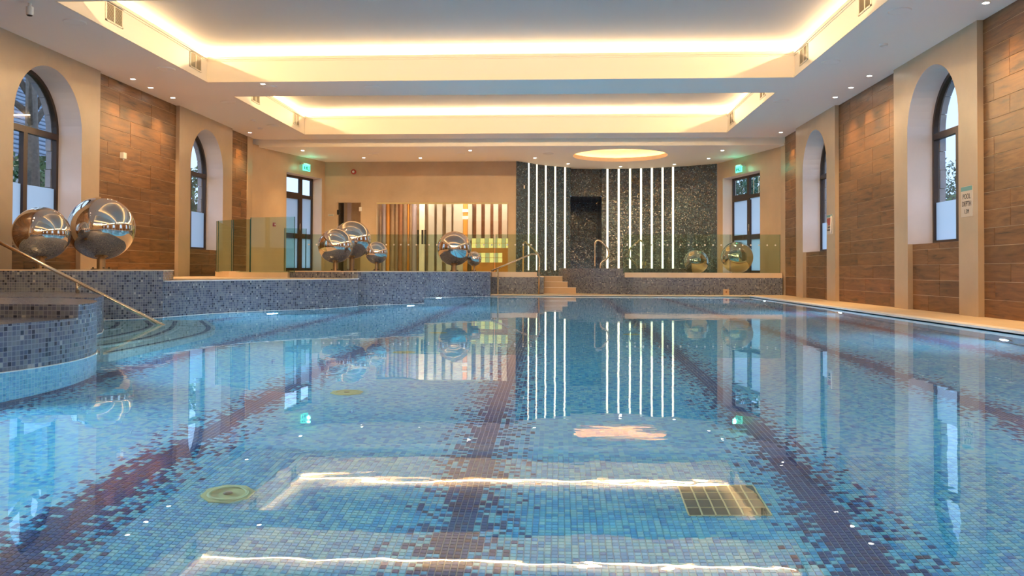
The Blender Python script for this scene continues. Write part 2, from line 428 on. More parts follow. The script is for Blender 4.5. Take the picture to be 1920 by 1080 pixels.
mb.face([(*rr(p, 1.18), ZLOW+0.36) for p in ring][::-1], K)
ceiling = struct(mb.build('ceiling'))
mb = MB()
for k in range(48):
    a0, a1 = 2*math.pi*k/48, 2*math.pi*(k+1)/48
    for r0, r1, z0, z1 in ((CR*1.10, CR*1.13, ZLOW+0.12, ZLOW+0.12),):
        q = [(CC[0]+r*math.cos(a), CC[1]+r*math.sin(a), z0) for r, a in ((r0, a0), (r1, a0), (r1, a1), (r0, a1))]
        mb.face(q, M['led_ring'])
mb.build('led_ring', parent=ceiling)
for (y0, y1) in CO:
    mb = MB()
    for z0, z1, t in ((ZC, ZC+0.035, 0.022), (ZC+0.035, ZC+0.05, 0.012), (LIP-0.075, LIP-0.05, 0.014), (LIP-0.05, LIP, 0.032)):
        mb.box((CXL, y0, z0), (CXL+t, y1, z1)); mb.box((CXR-t, y0, z0), (CXR, y1, z1))
        mb.box((CXL, y0, z0), (CXR, y0+t, z1)); mb.box((CXL, y1-t, z0), (CXR, y1, z1))
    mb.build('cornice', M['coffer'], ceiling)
    mb = MB(); i_ = LED_IN-0.01; z0, z1 = LIP+0.12, LIP+0.14
    cs_ = [(CXL-i_, y0-i_), (CXR+i_, y0-i_), (CXR+i_, y1+i_), (CXL-i_, y1+i_)]
    for k in range(4):
        a_, b_ = cs_[k], cs_[(k+1) % 4]
        mb.face([(*b_, z0), (*a_, z0), (*a_, z1), (*b_, z1)])
    mb.build('led_strip', M['led'], ceiling)
# ---- side walls
HW = 0.885; SPR = 2.815; SILL = 1.04; FD = 0.39   # window half width, springing, sill, frame depth
def archpts(c, r, n=20): return [(c+r*math.cos(math.pi*k/n), SPR+r*math.sin(math.pi*k/n)) for k in range(n+1)]
def sidewall(name, X, s, centers, y_end):
    """s=+1: wall to the right. built outwards from its room face X"""
    mb = MB(); P = M['plaster']; RV = M['reveal']
    T = 0.475
    zt = ZC+0.05
    prev = YB
    for c in centers:
        # reveal faces are part of the pier boxes: pier faces in plaster, reveals painted
        for (ya, yb, side) in ((c-1.44, c-HW, 1), (c+HW, c+1.44, -1)):
            ya = max(ya, YB)
            xf, xb = X, X+s*T
            q = lambda y, z0, z1: [(xf, y, z0), (xb, y, z0), (xb, y, z1), (xf, y, z1)]
            mb.face([(xf, ya, 0), (xf, yb, 0), (xf, yb, zt), (xf, ya, zt)], P)
            yr = yb if side == 1 else ya; yo = ya if side == 1 else yb
            mb.face(q(yr, SILL, SPR), RV); mb.face(q(yr, 0, SILL), P); mb.face(q(yo, 0, zt), P)
        # head over the arch
        n = 24; ap = archpts(c, HW, n)
        for k in range(n):
            (ya, za), (yb, zb) = ap[k], ap[k+1]
            mb.face([(X, ya, za), (X, yb, zb), (X, yb, zt), (X, ya, zt)], P)
            mb.face([(X, ya, za), (X, yb, zb), (X+s*T, yb, zb), (X+s*T, ya, za)], RV)
        # apron under the sill, recessed
        xr = X+s*(REC+0.008)
        mb.box((xr, c-HW, 0), (X+s*T, c+HW, SILL-0.004), M['joint'])
    bays = []
    cs = list(centers)
    edges = [YB]+[e for c in cs for e in (c-1.44, c+1.44)]+[y_end]
    for i in range(0, len(edges), 2):
        ya, yb = edges[i], edges[i+1]
        if yb-ya < 0.1: continue
        mb.box((X+s*(REC+0.008), ya, 0), (X+s*T, yb, zt), M['joint'])
        bays.append((ya, yb, 0.0, ZC))
    # outer skin of stone
    w = mb.build(name); struct(w)
    # wood-look planks
    meshes = {}
    def plank(ya, yb, za, zb):
        key = (round(yb-ya, 3), round(zb-za, 3))
        if key not in meshes:
            m2 = MB(); L, H = key; g = 0.0018; t = 0.006; b = 0.003
            # low bevelled slab in local coords, thickness along x
            f = -s*t
            y0, y1, z0, z1 = g, L-g, g, H-g
            m2.face([(f, y0+b, z0+b), (f, y1-b, z0+b), (f, y1-b, z1-b), (f, y0+b, z1-b)])
            for p, q in (((y0, z0), (y1, z0)), ((y1, z0), (y1, z1)), ((y1, z1), (y0, z1)), ((y0, z1), (y0, z0))):
                def inn(u): return (min(max(u[0], y0+b), y1-b), min(max(u[1], z0+b), z1-b))
                pi, qi = inn(p), inn(q)
                m2.face([(0, *p), (0, *q), (f, *qi), (f, *pi)])
            me = bpy.data.meshes.new('plank'); me.from_pydata(m2.v, [], m2.f); me.materials.append(M['wood'])
            meshes[key] = me
        o = bpy.data.objects.new('plank', meshes[key]); COL.objects.link(o)
        jit = random.uniform(-0.001, 0.001)
        o.location = (X+s*(REC+0.008+jit), ya, za); o.parent = w
    rows = []
    H = 0.2365
    sills = [(c-HW, c+HW, 0.0, SILL) for c in cs]
    for (ya, yb, z0, z1) in bays+sills:
        if yb < 8.7:
            m3 = MB(); m3.box((X+s*(REC+0.008), ya, z0), (X+s*REC, yb, z1)); m3.build('wood_panel', M['wood'], w); continue
        r = 0; z = z0
        while z < z1-0.02:
            zz = min(z+H, z1); y = ya-random.choice([0.0, 0.4, 0.8])-0.001
            while y < yb-0.02:
                a, b = max(y, ya), min(y+1.2, yb)
                if b-a > 0.05: plank(round(a, 3), round(b, 3), z, zz)
                y += 1.2
            z = zz; r += 1
    return w
RC = [13.27+5.96*k for k in (-3, -2, -1, 0, 1)]
LC = [12.82+5.96*k for k in (-3, -2, -1, 0, 1)]
wall_right = sidewall('wall_right', XR, 1, RC, 21.95)
wall_left = sidewall('wall_left', XL, -1, LC, 21.55)
# ---- windows
WN = [0]
def window(X, s, c, film, labelx):
    WN[0] += 1
    root = empty('window_%d' % WN[0], (X+s*FD, c, SILL)); struct(root)
    fx0, fx1 = X+s*FD, X+s*(FD+0.07)
    bw = 0.06
    mb = MB()
    n = 28
    o = archpts(c, HW, n); i_ = archpts(c, HW-bw, n)
    for k in range(n):
        a, b, ci, d = o[k], o[k+1], i_[k+1], i_[k]
        mb.face([(fx0, *a), (fx0, *b), (fx0, *ci), (fx0, *d)]); mb.face([(fx1, *a), (fx1, *b), (fx1, *ci), (fx1, *d)][::-1])
        mb.face([(fx0, *d), (fx0, *ci), (fx1, *ci), (fx1, *d)])
    mb.box((fx0, c-HW, SILL), (fx1, c-HW+bw, SPR)); mb.box((fx0, c+HW-bw, SILL), (fx1, c+HW, SPR))
    mb.box((fx0, c-HW+bw, SILL), (fx1, c+HW-bw, SILL+bw))
    mb.build('frame', M['bronze'], root)
    mb = MB(); mb.box((fx0-s*0.01, c-HW+bw, SPR-0.12), (fx1, c+HW-bw, SPR-0.02)); mb.build('transom', M['bronze'], root)
    mb = MB(); mb.box((fx0-s*0.008, c-0.05, SILL+bw), (fx1, c+0.05, SPR-0.12)); mb.build('mullion', M['bronze'], root)
    gx = X+s*(FD+0.035)
    mb = MB(); pts = [(gx, *p) for p in archpts(c, HW-bw, n)]; pts = pts+[(gx, c-HW+bw, SPR-0.02), (gx, c+HW-bw, SPR-0.02)]
    mb.face(pts if s < 0 else pts[::-1]); mb.build('pane', M['clear'], root)
    for (ya, yb) in ((c-HW+bw, c-0.05), (c+0.05, c+HW-bw)):
        mb = MB(); mb.face([(gx, ya, film), (gx, yb, film), (gx, yb, SPR-0.12), (gx, ya, SPR-0.12)]); mb.build('pane', M['clear'], root)
        mb = MB(); mb.face([(gx, ya, SILL+bw), (gx, yb, SILL+bw), (gx, yb, film), (gx, ya, film)]); mb.build('frosted_pane', M['frosted'], root)
    # outer stone reveal built of single blocks
    w = wall_right if s > 0 else wall_left
    xo0, xo1 = X+s*0.495, X+s*0.585
    if c > 8:
        z = SILL; k = 0
        while z < SPR-0.05:
            for sg in (-1, 1):
                dd = 0.045 if k % 2 else 0.025
                mb = MB(); mb.box((xo0, c+sg*(HW-dd), z+0.004), (xo1, c+sg*(HW+0.35), z+0.29)); mb.build('stone_block', M['stone'], w)
            z += 0.297; k += 1
        for k in range(9):
            mb = MB(); a0 = math.pi*k/9+0.008; a1 = math.pi*(k+1)/9-0.008
            ri, ro = HW-0.035, HW+0.35
            q = [(c+r*math.cos(a), SPR+r*math.sin(a)) for r, a in ((ri, a0), (ri, (a0+a1)/2), (ri, a1), (ro, a1), (ro, (a0+a1)/2), (ro, a0))]
            mb.face([(xo0, *p) for p in q]); mb.face([(xo1, *p) for p in q][::-1])
            for i in range(6):
                j = (i+1) % 6; mb.face([(xo0, *q[i]), (xo0, *q[j]), (xo1, *q[j]), (xo1, *q[i])])
            mb.build('stone_block', M['stone'], w)
        mb = MB(); mb.box((xo0, c-HW-0.2, SILL-0.18), (xo1+s*0.05, c+HW+0.2, SILL-0.004)); mb.build('stone_sill', M['stone'], w)
    # daylight portal
    L = bpy.data.lights.new('daylight_portal', 'AREA'); L.shape = 'RECTANGLE'; L.size = 1.7; L.size_y = 2.6
    L.cycles.is_portal = True
    lo = bpy.data.objects.new('daylight_portal', L); COL.objects.link(lo); setpar(lo, root)
    lo.location = (X+s*0.5, c, 2.35); lo.rotation_euler = (0, math.radians(90*s), math.radians(0))
for c in RC: window(XR, 1, c, 1.70, '')
for c in LC: window(XL, -1, c, 1.90, '')
# outer wall skins (block the sky around the openings)
def skin(X, s, centers, par):
    mb = MB(); xo = X+s*0.478; xi = X+s*0.49
    for c in centers:
        for (a, b) in ((c-1.6, c-HW-0.0), (c+HW, c+1.6)): mb.box((xo, a, -0.2), (xi, b, ZC+0.8))
        mb.box((xo, c-HW, -0.2), (xi, c+HW, SILL-0.02))
        ap = archpts(c, HW, 16)
        for k in range(16):
            mb.face([(xo, *ap[k]), (xo, *ap[k+1]), (xo, ap[k+1][0], ZC+0.8), (xo, ap[k][0], ZC+0.8)])
    mb.build('outer_skin', M['stone'], par)
skin(XR, 1, RC, wall_right); skin(XL, -1, LC, wall_left)
# ---- back walls
def wallrun(name, p0, p1, z0, z1, th, mat, holes=(), rev=None, parent=None):
    """straight wall from p0 to p1 (room side on its right), holes=(s0,s1,za,zb) along it"""
    mb = MB()
    a = Vector(p0); b = Vector(p1); L = (b-a).length; d = (b-a)/L; n = Vector((-d.y, d.x))
    def q(s0, s1, za, zb):
        mb.obox(a+d*s0, a+d*s1, za, zb, 0, th, mat)
    s = 0
    for (s0, s1, za, zb) in holes:
        q(s, s0, z0, z1)
        if za > z0: q(s0, s1, z0, za)
        if zb < z1: q(s0, s1, zb, z1)
        if rev:
            e = 0.004
            for ss, t in ((s0, e), (s1, -e)):
                c0 = a+d*ss; c1 = a+d*(ss+t)
                mb.prism([tuple(c0+n*0.004), tuple(c1+n*0.004), tuple(c1+n*th), tuple(c0+n*th)], za, zb, rev, rev)
            c0 = a+d*s0; c1 = a+d*s1
            mb.prism([tuple(c0+n*0.004), tuple(c1+n*0.004), tuple(c1+n*th), tuple(c0+n*th)], zb-e, zb, rev, rev)
        s = s1
    q(s, L, z0, z1)
    o = mb.build(name, parent=parent, weld=False)
    return o
PL = [(XL-0.02, 21.5), (-7.86, 21.75), (-6.88, 25.06)]
zt = ZLOW+0.05
# left oblique wall
def ss(p0, p1, x):   # distance along p0-p1 where the vertical pixel line x meets it
    a = Vector(p0); b = Vector(p1); d0 = at(x, 450, 2, 0.0) if False else R_*((x-CX)/FPX)-U_*((450-CY)/FPX)+_F
    e = (b-a).normalized(); dx, dy = d0.x, d0.y
    # a + e*s = t*(dx,dy)
    det = e.x*(-dy)-(-dx)*e.y
    return (-a.x*(-dy)-(-dx)*(-a.y))/det
s0, s1 = ss(PL[1], PL[2], 536.5), ss(PL[1], PL[2], 603)
wb = wallrun('wall_back_left', PL[1], PL[2], 0, zt, 0.42, M['plaster'], [(s0, s1, UP, 3.27)], M['reveal']); struct(wb)
mb = MB(); mb.obox((-7.86, 21.4), PL[1], 0, ZC, 0, 0.3, M['plaster']); mb.build('return', parent=wb)
# right oblique wall (room on its right when walking from back to front)
PR = [(4.66, 25.80), (5.64, 22.3)]
r0, r1 = ss(PR[0], PR[1], 1355), ss(PR[0], PR[1], 1425)
wr = wallrun('wall_back_right', PR[0], PR[1], 0, zt, 0.42, M['plaster'], [(r0, r1, 0.42, 3.30)], M['reveal']); struct(wr)
mb = MB(); mb.obox(PR[1], (5.66, 21.9), 0, zt, 0, 0.3, M['plaster']); mb.build('return', parent=wr)
def frameddoor(name, p0, p1, s0, s1, zb, zt_, ztr, zmid, sm, parent_holder, doorside):
    a = Vector(p0); b = Vector(p1); d = (b-a).normalized(); n = Vector((-d.y, d.x))
    root = empty(name, (*(a+d*(s0+s1)/2+n*0.33), zb)); struct(root)
    def bar(sa, sb, za, zc, nm='frame', mat=M['bronze'], t0=0.30, t1=0.37):
        mb = MB(); mb.obox(a+d*sa, a+d*sb, za, zc, t0, t1, mat); return mb.build(nm, parent=root)
    w = 0.07
    mb = MB()
    for (sa, sb, za, zc) in ((s0, s0+w, zb, zt_), (s1-w, s1, zb, zt_), (s0+w, s1-w, zt_-w, zt_), (s0+w, s1-w, zb, zb+0.05)):
        mb.obox(a+d*sa, a+d*sb, za, zc, 0.30, 0.37, M['bronze'])
    mb.build('frame', parent=root)
    bar(sm-0.06, sm+0.06, zb+0.05, zt_-w, 'mullion')
    bar(s0+w, sm-0.06, ztr-0.09, ztr+0.09, 'transom'); bar(sm+0.06, s1-w, ztr-0.05, ztr+0.05, 'transom')
    # leaf stiles and rails
    for (sa, sb, wide) in ((s0+w, sm-0.06, doorside == 0), (sm+0.06, s1-w, doorside == 1)):
        bar(sa, sb, zmid-0.07, zmid+0.07, 'mid_rail')
        bar(sa, sb, zb+0.05, zb+0.2, 'bottom_rail')
        if wide:
            if doorside == 0: bar(sb-0.07, sb, zb+0.05, ztr-0.09, 'stile', t0=0.29)
            else: bar(sa, sa+0.07, zb+0.05, ztr-0.09, 'stile', t0=0.29)
        mb = MB(); 
        for (za, zc, m_) in ((ztr, zt_-w, 'clear'), (zb+0.1, ztr, 'frosted')):
            mb = MB(); qa, qb = a+d*sa+n*0.335, a+d*sb+n*0.335
            mb.face([(*qa, za), (*qb, za), (*qb, zc), (*qa, zc)]); mb.build('pane' if m_ == 'clear' else 'frosted_pane', M[m_], root)
    mb = MB(); c = a+d*(sm-0.10 if doorside == 0 else sm+0.10)+n*0.27
    mb.tube([(c.x, c.y, zmid+0.16), (c.x, c.y, zmid+0.36)], 0.012); mb.build('door_handle', M['steel'], root)
    return root
def fs(P0, P1, x, off=0.33):
    a = Vector(P0); b = Vector(P1); d = (b-a).normalized(); n = Vector((-d.y, d.x))
    return ss(tuple(a+n*off), tuple(b+n*off), x)
fr1 = fs(PL[1], PL[2], 583.5)
frameddoor('door_1', PL[1], PL[2], s0, max(fr1, s1-0.02) if False else s1, UP, 3.27, 2.70, 1.56, fs(PL[1], PL[2], 562.5), wb, 0)
frameddoor('door_2', PR[0], PR[1], r0, r1, 0.42, 3.30, 2.70, 1.56, fs(PR[0], PR[1], 1404.5), wr, 1)
# flat back wall with a doorway and a glazed shop front
BY = 25.08
B0, B1 = (-6.95, BY), (-1.22, BY)
def xb(x): return at(x, 450, 1, BY).x
h1 = (xb(630)-B0[0], xb(677)-B0[0], UP, 2.58); h2 = (xb(705)-B0[0], xb(952.5)-B0[0], UP, 2.58)
wbk = wallrun('wall_back', B0, B1, 0, zt, 0.18, M['plaster'], [h1, h2]); struct(wbk)
# curved mosaic wall
AR = catmull([(-1.24, 25.04), (-0.92, 25.42), (-0.45, 26.05), (0.36, 26.68)], 5)
AR2 = catmull([(1.33, 27.02), (1.9, 27.03), (2.5, 26.9), (3.1, 26.72), (3.6, 26.5), (4.12, 26.18), (4.66, 25.76)], 5)
def ribbon(mb, pts, z0, z1, th, mat):
    L = 0
    n = len(pts)
    for i in range(n-1):
        a, b = Vector(pts[i]), Vector(pts[i+1]); l = (b-a).length
        mb.face([(*a, z0), (*b, z0), (*b, z1), (*a, z1)], mat, [(L, z0), (L+l, z0), (L+l, z1), (L, z1)]); L += l
mb = MB(); FM = M['farmosaic']
ribbon(mb, AR, 0.0, zt, 0, FM); ribbon(mb, AR2, 0.0, zt, 0, FM)
nz = at(1098, 368, 1, 26.95).z
ribbon(mb, [AR[-1], (0.38, 26.98), (1.30, 27.12), AR2[0]], nz, zt, 0, FM)
ribbon(mb, [AR[-1], (0.40, 29.2), (1.32, 29.3), AR2[0]], 0.0, nz, 0, FM)
mb.face([(0.34, 26.98, nz), (1.34, 27.12, nz), (1.32, 29.3, nz), (0.40, 29.2, nz)], FM)
mosaicwall = struct(mb.build('wall_mosaic', weld=False))
# wall behind the camera
mb = MB(); mb.box((XL-0.6, YB-0.3, -0.2), (XR+0.6, YB, ZC+0.1)); struct(mb.build('wall_front', M['plaster']))
# ---- ground floor deck
mb = MB(); DK = M['deck']
PX = 4.62; PY0, PY1 = 0.55, 21.22
mb.box((PX+0.18, YB, -0.2), (XR+0.2, 22.4, 0), DK)
mb.box((-2.2, PY1+0.22, -0.2), (PX+0.18, 24.2, 0), DK)
mb.box((XL-0.2, YB, -0.2), (PX+0.18, PY0-0.2, 0), DK)
floor = struct(mb.build('floor'))
mb = MB()
mb.box((PX, PY0-0.2, -0.10), (PX+0.18, PY1+0.22, 0.006)); mb.build('coping', M['coping'], floor)
mb = MB(); mb.box((-2.2, PY1, -0.10), (PX, PY1+0.22, 0.004)); mb.build('coping', M['deck'], floor)
mb = MB(); mb.box((XL, PY0-0.2, -0.10), (PX, PY0, 0.004)); mb.build('coping', M['coping'], floor)
# ---- pool basin
mb = MB(); FZ = -1.23
nx = 1
mb.face([(XL, PY0, FZ), (PX, PY0, FZ), (PX, PY1, FZ), (XL, PY1, FZ)], M['poolfloor'], [(XL, PY0), (PX, PY0), (PX, PY1), (XL, PY1)])
basin = mb.build('pool_basin'); struct(basin)
mb = MB(); PW = M['poolwall']
mb.face([(PX, PY0, FZ), (PX, PY1, FZ), (PX, PY1, -0.02), (PX, PY0, -0.02)], PW)
mb.face([(XL, PY1, FZ), (XL, PY1, -0.02), (PX, PY1, -0.02), (PX, PY1, FZ)], PW)
mb.face([(XL, PY0, FZ), (PX, PY0, FZ), (PX, PY0, -0.02), (XL, PY0, -0.02)], PW)
mb.face([(XL, PY0, FZ), (XL, PY0, -0.02), (XL, PY1, -0.02), (XL, PY1, FZ)], PW)
mb.build('pool_wall', parent=basin)
# single mosaic tiles of the nearest stretch of pool floor
TC = 0.025
def tilemesh():
    g = 0.0018; b = 0.0028; h = 0.0032
    o = [(g, g), (TC-g, g), (TC-g, TC-g), (g, TC-g)]; i_ = [(b, b), (TC-b, b), (TC-b, TC-b), (b, TC-b)]
    v = [(x, y, 0) for x, y in o]+[(x, y, h) for x, y in i_]
    f = [(4, 5, 6, 7)]+[(k, (k+1) % 4, 4+(k+1) % 4, 4+k) for k in range(4)]
    return v, f
tv, tf = tilemesh()
ix0, ix1, iy0, iy1 = round(-2.0/TC), round(2.0/TC), round(2.70/TC), round(4.25/TC)
cells = [(i, j) for j in range(iy0, iy1) for i in range(ix0, ix1) if abs((i+0.5)*TC+0.055*(j*TC)*0) < (j*TC)*0.66 or True]
cells = [(i, j) for (i, j) in cells if -0.62*(j*TC)-0.15 < i*TC < 0.52*(j*TC)+0.15]
single = set()
for j in range(iy0+6, iy0+18):
    for i in range(round(-0.70/TC), round(-0.70/TC)+25): single.add((i, j))
single = set(sorted(single)[:300])
V = []; Fc = []; UVs = []
tv_ = np.array(tv)
for (i, j) in cells:
    if (i, j) in single: continue
    b = len(V)*8
    V.append(tv_+np.array([i*TC, j*TC, FZ+0.0005]))
    Fc += [tuple(x+b for x in f) for f in tf]
    UVs += [((i+0.5)*TC, (j+0.5)*TC)]*20
me = bpy.data.meshes.new('mosaic_tiles'); me.from_pydata(np.concatenate(V).tolist(), [], Fc)
ul = me.uv_layers.new(name='UVMap'); ul.data.foreach_set('uv', [c for p in UVs for c in p])
me.materials.append(M['poolfloor'])
o = bpy.data.objects.new('mosaic_tiles', me); COL.objects.link(o); o.parent = basin; o['kind'] = 'stuff'
for (i, j) in sorted(single):
    me = bpy.data.meshes.new('mosaic_tile'); me.from_pydata(tv, [], tf)
    ul = me.uv_layers.new(name='UVMap'); ul.data.foreach_set('uv', [(i+0.5)*TC, (j+0.5)*TC]*20); me.materials.append(M['poolfloor'])
    o = bpy.data.objects.new('mosaic_tile', me); COL.objects.link(o); o.location = (i*TC, j*TC, FZ+0.0005); o.parent = basin
# ---- water
mb = MB(); mb.face([(XL, PY0, WL), (PX, PY0, WL), (PX, PY1, WL), (XL, PY1, WL)])
water = struct(mb.build('pool_water', M['water'])); 
# ---- mosaic clad platforms along the left
BM = M['bluemosaic']
def platform(name, pts, z1, label, cat, rim=None, top=BM, lower=True, zb=FZ, zmid=WL-0.0):
    mb = MB(); mb.prism(pts, zmid if lower else zb, z1, BM, top, bottom=not lower)
    o = mb.build(name, weld=False); tag(o, label, cat)
    if lower:
        mb = MB(); mb.prism(pts, zb, zmid, M['poolwall'], M['poolwall'], topface=False); mb.build('underwater_wall', parent=o, weld=False)
        mb = MB(); mb.prism([(p[0], p[1]) for p in scalepoly(pts, 0.006)], WL-0.004, WL+0.004, M['coping'], M['coping']); mb.build('waterline_trim', parent=o, weld=False)
    if rim:
        mb = MB(); mb.prism(scalepoly(pts, 0.008), z1-0.006, z1+0.006, M['kerb'], rim); mb.build('top_edge', parent=o, weld=False)
    return o
def scalepoly(pts, e):
    area = sum(pts[i][0]*pts[(i+1) % len(pts)][1]-pts[(i+1) % len(pts)][0]*pts[i][1] for i in range(len(pts)))
    s = 1 if area > 0 else -1; n = len(pts); out = []
    for i in range(n):
        a, b, c = Vector(pts[i-1]), Vector(pts[i]), Vector(pts[(i+1) % n])
        d1 = (b-a).normalized(); d2 = (c-b).normalized(); nn = Vector((d1.y+d2.y, -d1.x-d2.x))
        if nn.length > 1e-6: nn.normalize()
        out.append(tuple(b+nn*e*s))
    return out
# front curved tub wall, its lower tread and upper bench
TCN = (-5.16, 5.55); TR = 1.86
low = arc(TCN, TR, -75, 12, 22)+[(-4.6, 6.3), (-7.75, 6.3), (-7.75, 3.8)]
frontp = platform('curved_step_block', low, 0.262, 'curved blue-grey mosaic step block rising from the water at the left edge', 'step')
hi = [p for p in arc(TCN, TR, 8.2, 62, 14)]+[(-5.0, 7.24), (-6.2, 7.2), (-7.75, 6.9), (-7.75, 5.78), (-5.2, 5.82)]
hip = platform('upper_bench', hi, 0.352, 'upper bench of the curved mosaic block, behind its lower tread', 'bench')
t3 = [(-7.75, 8.1), (-5.3, 8.1), (-4.42, 8.02), (-4.50, 8.3), (-4.75, 8.8), (-5.6, 9.9), (-6.2, 10.3), (-7.75, 10.3)]
tier = platform('tread_landing', t3, 0.325, 'low mosaic landing behind the upper bench, carrying the diagonal rail post', 'landing')
# plinth carrying the two large spheres
pa = catmull([(-7.75, 10.25), (-6.7, 10.05), (-6.1, 10.12), (-5.56, 10.42), (-5.14, 10.98)], 6)+[(-5.33, 11.7), (-5.75, 12.6), (-6.5, 13.2), (-7.75, 13.4)]
plA = platform('sphere_plinth', pa, 0.575, 'long mosaic plinth under the two largest mirror spheres at the left', 'plinth')
# deck edge (curved) with upper deck behind
de = catmull([(-5.30, 10.9), (-5.12, 11.2), (-4.93, 12.0), (-4.48, 12.95), (-3.85, 13.7), (-3.46, 14.75)], 6)
dk = de+[(-3.6, 15.6), (-4.2, 17.0), (-4.2, 22.3), (-7.75, 22.3), (-7.75, 12.0)]
deckL = platform('curved_deck_edge', dk, UP-0.012, None, None); struct(deckL)
mb = MB(); mb.prism(dk, UP-0.012, UP, M['coping'], M['deck']); mb.build('deck_top', parent=deckL)
pb = catmull([(-4.93, 15.62), (-4.2, 15.16), (-3.53, 15.05), (-3.03, 15.58), (-2.54, 16.22)], 6)+[(-2.66, 16.7), (-3.3, 17.6), (-4.4, 17.9), (-5.0, 17.0)]
plB = platform('sphere_plinth', pb, 0.562, 'middle mosaic plinth under the cluster of three spheres', 'plinth')
pc = catmull([(-3.25, 18.0), (-3.10, 19.35), (-2.45, 20.2), (-1.66, 20.95)], 6)+[(-1.70, 22.0), (-3.3, 22.3), (-4.25, 20.0)]
plC = platform('sphere_plinth', pc, 0.555, 'furthest mosaic plinth under the pair of spheres before the glass doors', 'plinth')
for pts, p_, z_ in ((pa, plA, 0.575), (pb, plB, 0.562), (pc, plC, 0.555)):
    mb = MB(); mb.prism(scalepoly(pts, 0.01), z_, z_+0.016, M['kerb'], BM); mb.build('capping', parent=p_, weld=False)
# submerged treads
for dz, cv in ((-0.18, [(-4.75, 7.5), (-4.74, 8.98), (-4.85, 9.35), (-4.99, 9.7), (-5.3, 10.3)]),
               (-0.35, [(-4.28, 7.4), (-4.27, 8.1), (-4.39, 8.96), (-4.6, 9.7), (-4.86, 10.2), (-5.2, 10.8)]),
               (-0.53, [(-4.0, 7.2), (-3.95, 7.9), (-3.98, 8.4), (-4.24, 9.4), (-4.55, 10.2), (-4.87, 10.95)]),
               (-0.71, [(-3.68, 6.9), (-3.68, 8.1), (-3.74, 9.05), (-4.0, 9.9), (-4.45, 10.8), (-4.65, 11.2)])):
    cs5 = catmull(cv, 6)
    pts = [(-7.7, cv[0][1])]+cs5+[(-7.7, cv[-1][1])]
    mb = MB(); mb.prism(pts, FZ, dz, M['stepmosaic'], M['stepmosaic'])
    o = mb.build('submerged_step', weld=False, parent=basin)
    mb = MB()
    for i in range(1, len(cs5)-2):
        d1, d2 = [(Vector(cs5[j+1])-Vector(cs5[j-1])).normalized() for j in (i, i+1)]
        n1, n2 = Vector((-d1.y, d1.x)), Vector((-d2.y, d2.x))
        p1, p2 = Vector(cs5[i]), Vector(cs5[i+1])
        mb.face([(*(p1+n1*0.05), dz+0.004), (*(p2+n2*0.05), dz+0.004), (*(p2+n2*0.105), dz+0.004), (*(p1+n1*0.105), dz+0.004)])
    mb.build('nosing', M['nosing'], o)
# ---- far raised deck, steps and spa tub
TUB = (1.86, 24.2); TBR = 1.86
ud = [(-7.6, 22.0), (-0.56, 22.12), (-0.56, 23.66), (0.3, 23.66), (0.3, 24.4), (1.0, 24.5), (1.25, 22.5), (1.9, 22.16), (2.6, 22.08), (5.62, 22.08), (5.75, 22.4), (4.8, 26.2), (1.5, 28.1), (-1.2, 26.5), (-1.2, 29.3), (-7.2, 29.3), (-6.8, 25.2)]
mb = MB(); mb.prism(ud, -0.05, 0.43, BM, M['deck'])
updeck = struct(mb.build('raised_deck', weld=False))
mb = MB(); mb.box((-0.56, 22.10, 0), (-0.385, 23.7, 0.435), BM); mb.box((-0.565, 22.09, 0.43), (-0.38, 23.7, 0.45), M['kerb'])
tag(mb.build('stair_cheek'), 'narrow mosaic pier left of the beige steps', 'pier')
stairs = empty('stairs', (0, 23.0, 0), 'three beige tiled steps between the mosaic pier and the spa tub', 'steps')
for k in range(3):
    mb = MB(); y0 = 22.98+0.31*k
    mb.box((-0.385, y0, 0), (0.62, 24.4, 0.148*(k+1)), M['steptile']); mb.build('step', parent=stairs)
    mb = MB(); mb.box((-0.385, y0-0.006, 0.148*(k+1)-0.006), (0.62, y0+0.05, 0.148*(k+1)+0.004), M['coping']); mb.build('nosing', parent=stairs)
tb = arc(TUB, TBR, 0, 360, 64)[:-1]
mb = MB(); mb.prism(tb, 0, 0.66, BM, M['dark'], topface=False)
inn = arc(TUB, TBR-0.28, 0, 360, 64)[:-1]
for k in range(64):
    j = (k+1) % 64
    mb.face([(*tb[k], 0.66), (*tb[j], 0.66), (*inn[j], 0.66), (*inn[k], 0.66)], BM)
    mb.face([(*inn[j], 0.66), (*inn[k], 0.66), (*inn[k], 0.45), (*inn[j], 0.45)], BM)
tub = tag(mb.build('spa_tub', weld=False), 'round dark mosaic spa tub in front of the light-striped wall', 'hot tub')
mb = MB(); mb.face([(*p, 0.62) for p in inn]); mb.build('tub_water', M['water'], tub)
# kerbs under the glass
def kerb(pts, z0, z1, w, label):
    mb = MB()
    for i in range(len(pts)-1): mb.obox(pts[i], pts[i+1], z0, z1, 0, w, M['kerb'])
    return tag(mb.build('glass_kerb', weld=False), label, 'kerb')
kerb([(1.68, 22.10), (5.62, 22.10)], 0.43, 0.556, 0.2, 'long beige kerb under the right glass screen')
kerb([(-1.68, 22.12), (-0.56, 22.12)], 0.43, 0.56, 0.2, 'short beige kerb beside the steps handrail')
kerb([(-7.6, 19.8), (-6.62, 16.35), (-6.16, 15.85), (-4.95, 15.55)], UP, 0.565, 0.16, 'beige kerb under the near left glass screen')
kerb([(-6.5, 22.3), (-1.68, 22.3)], 0.43, 0.56, 0.15, 'beige kerb under the glass behind the sphere plinths')
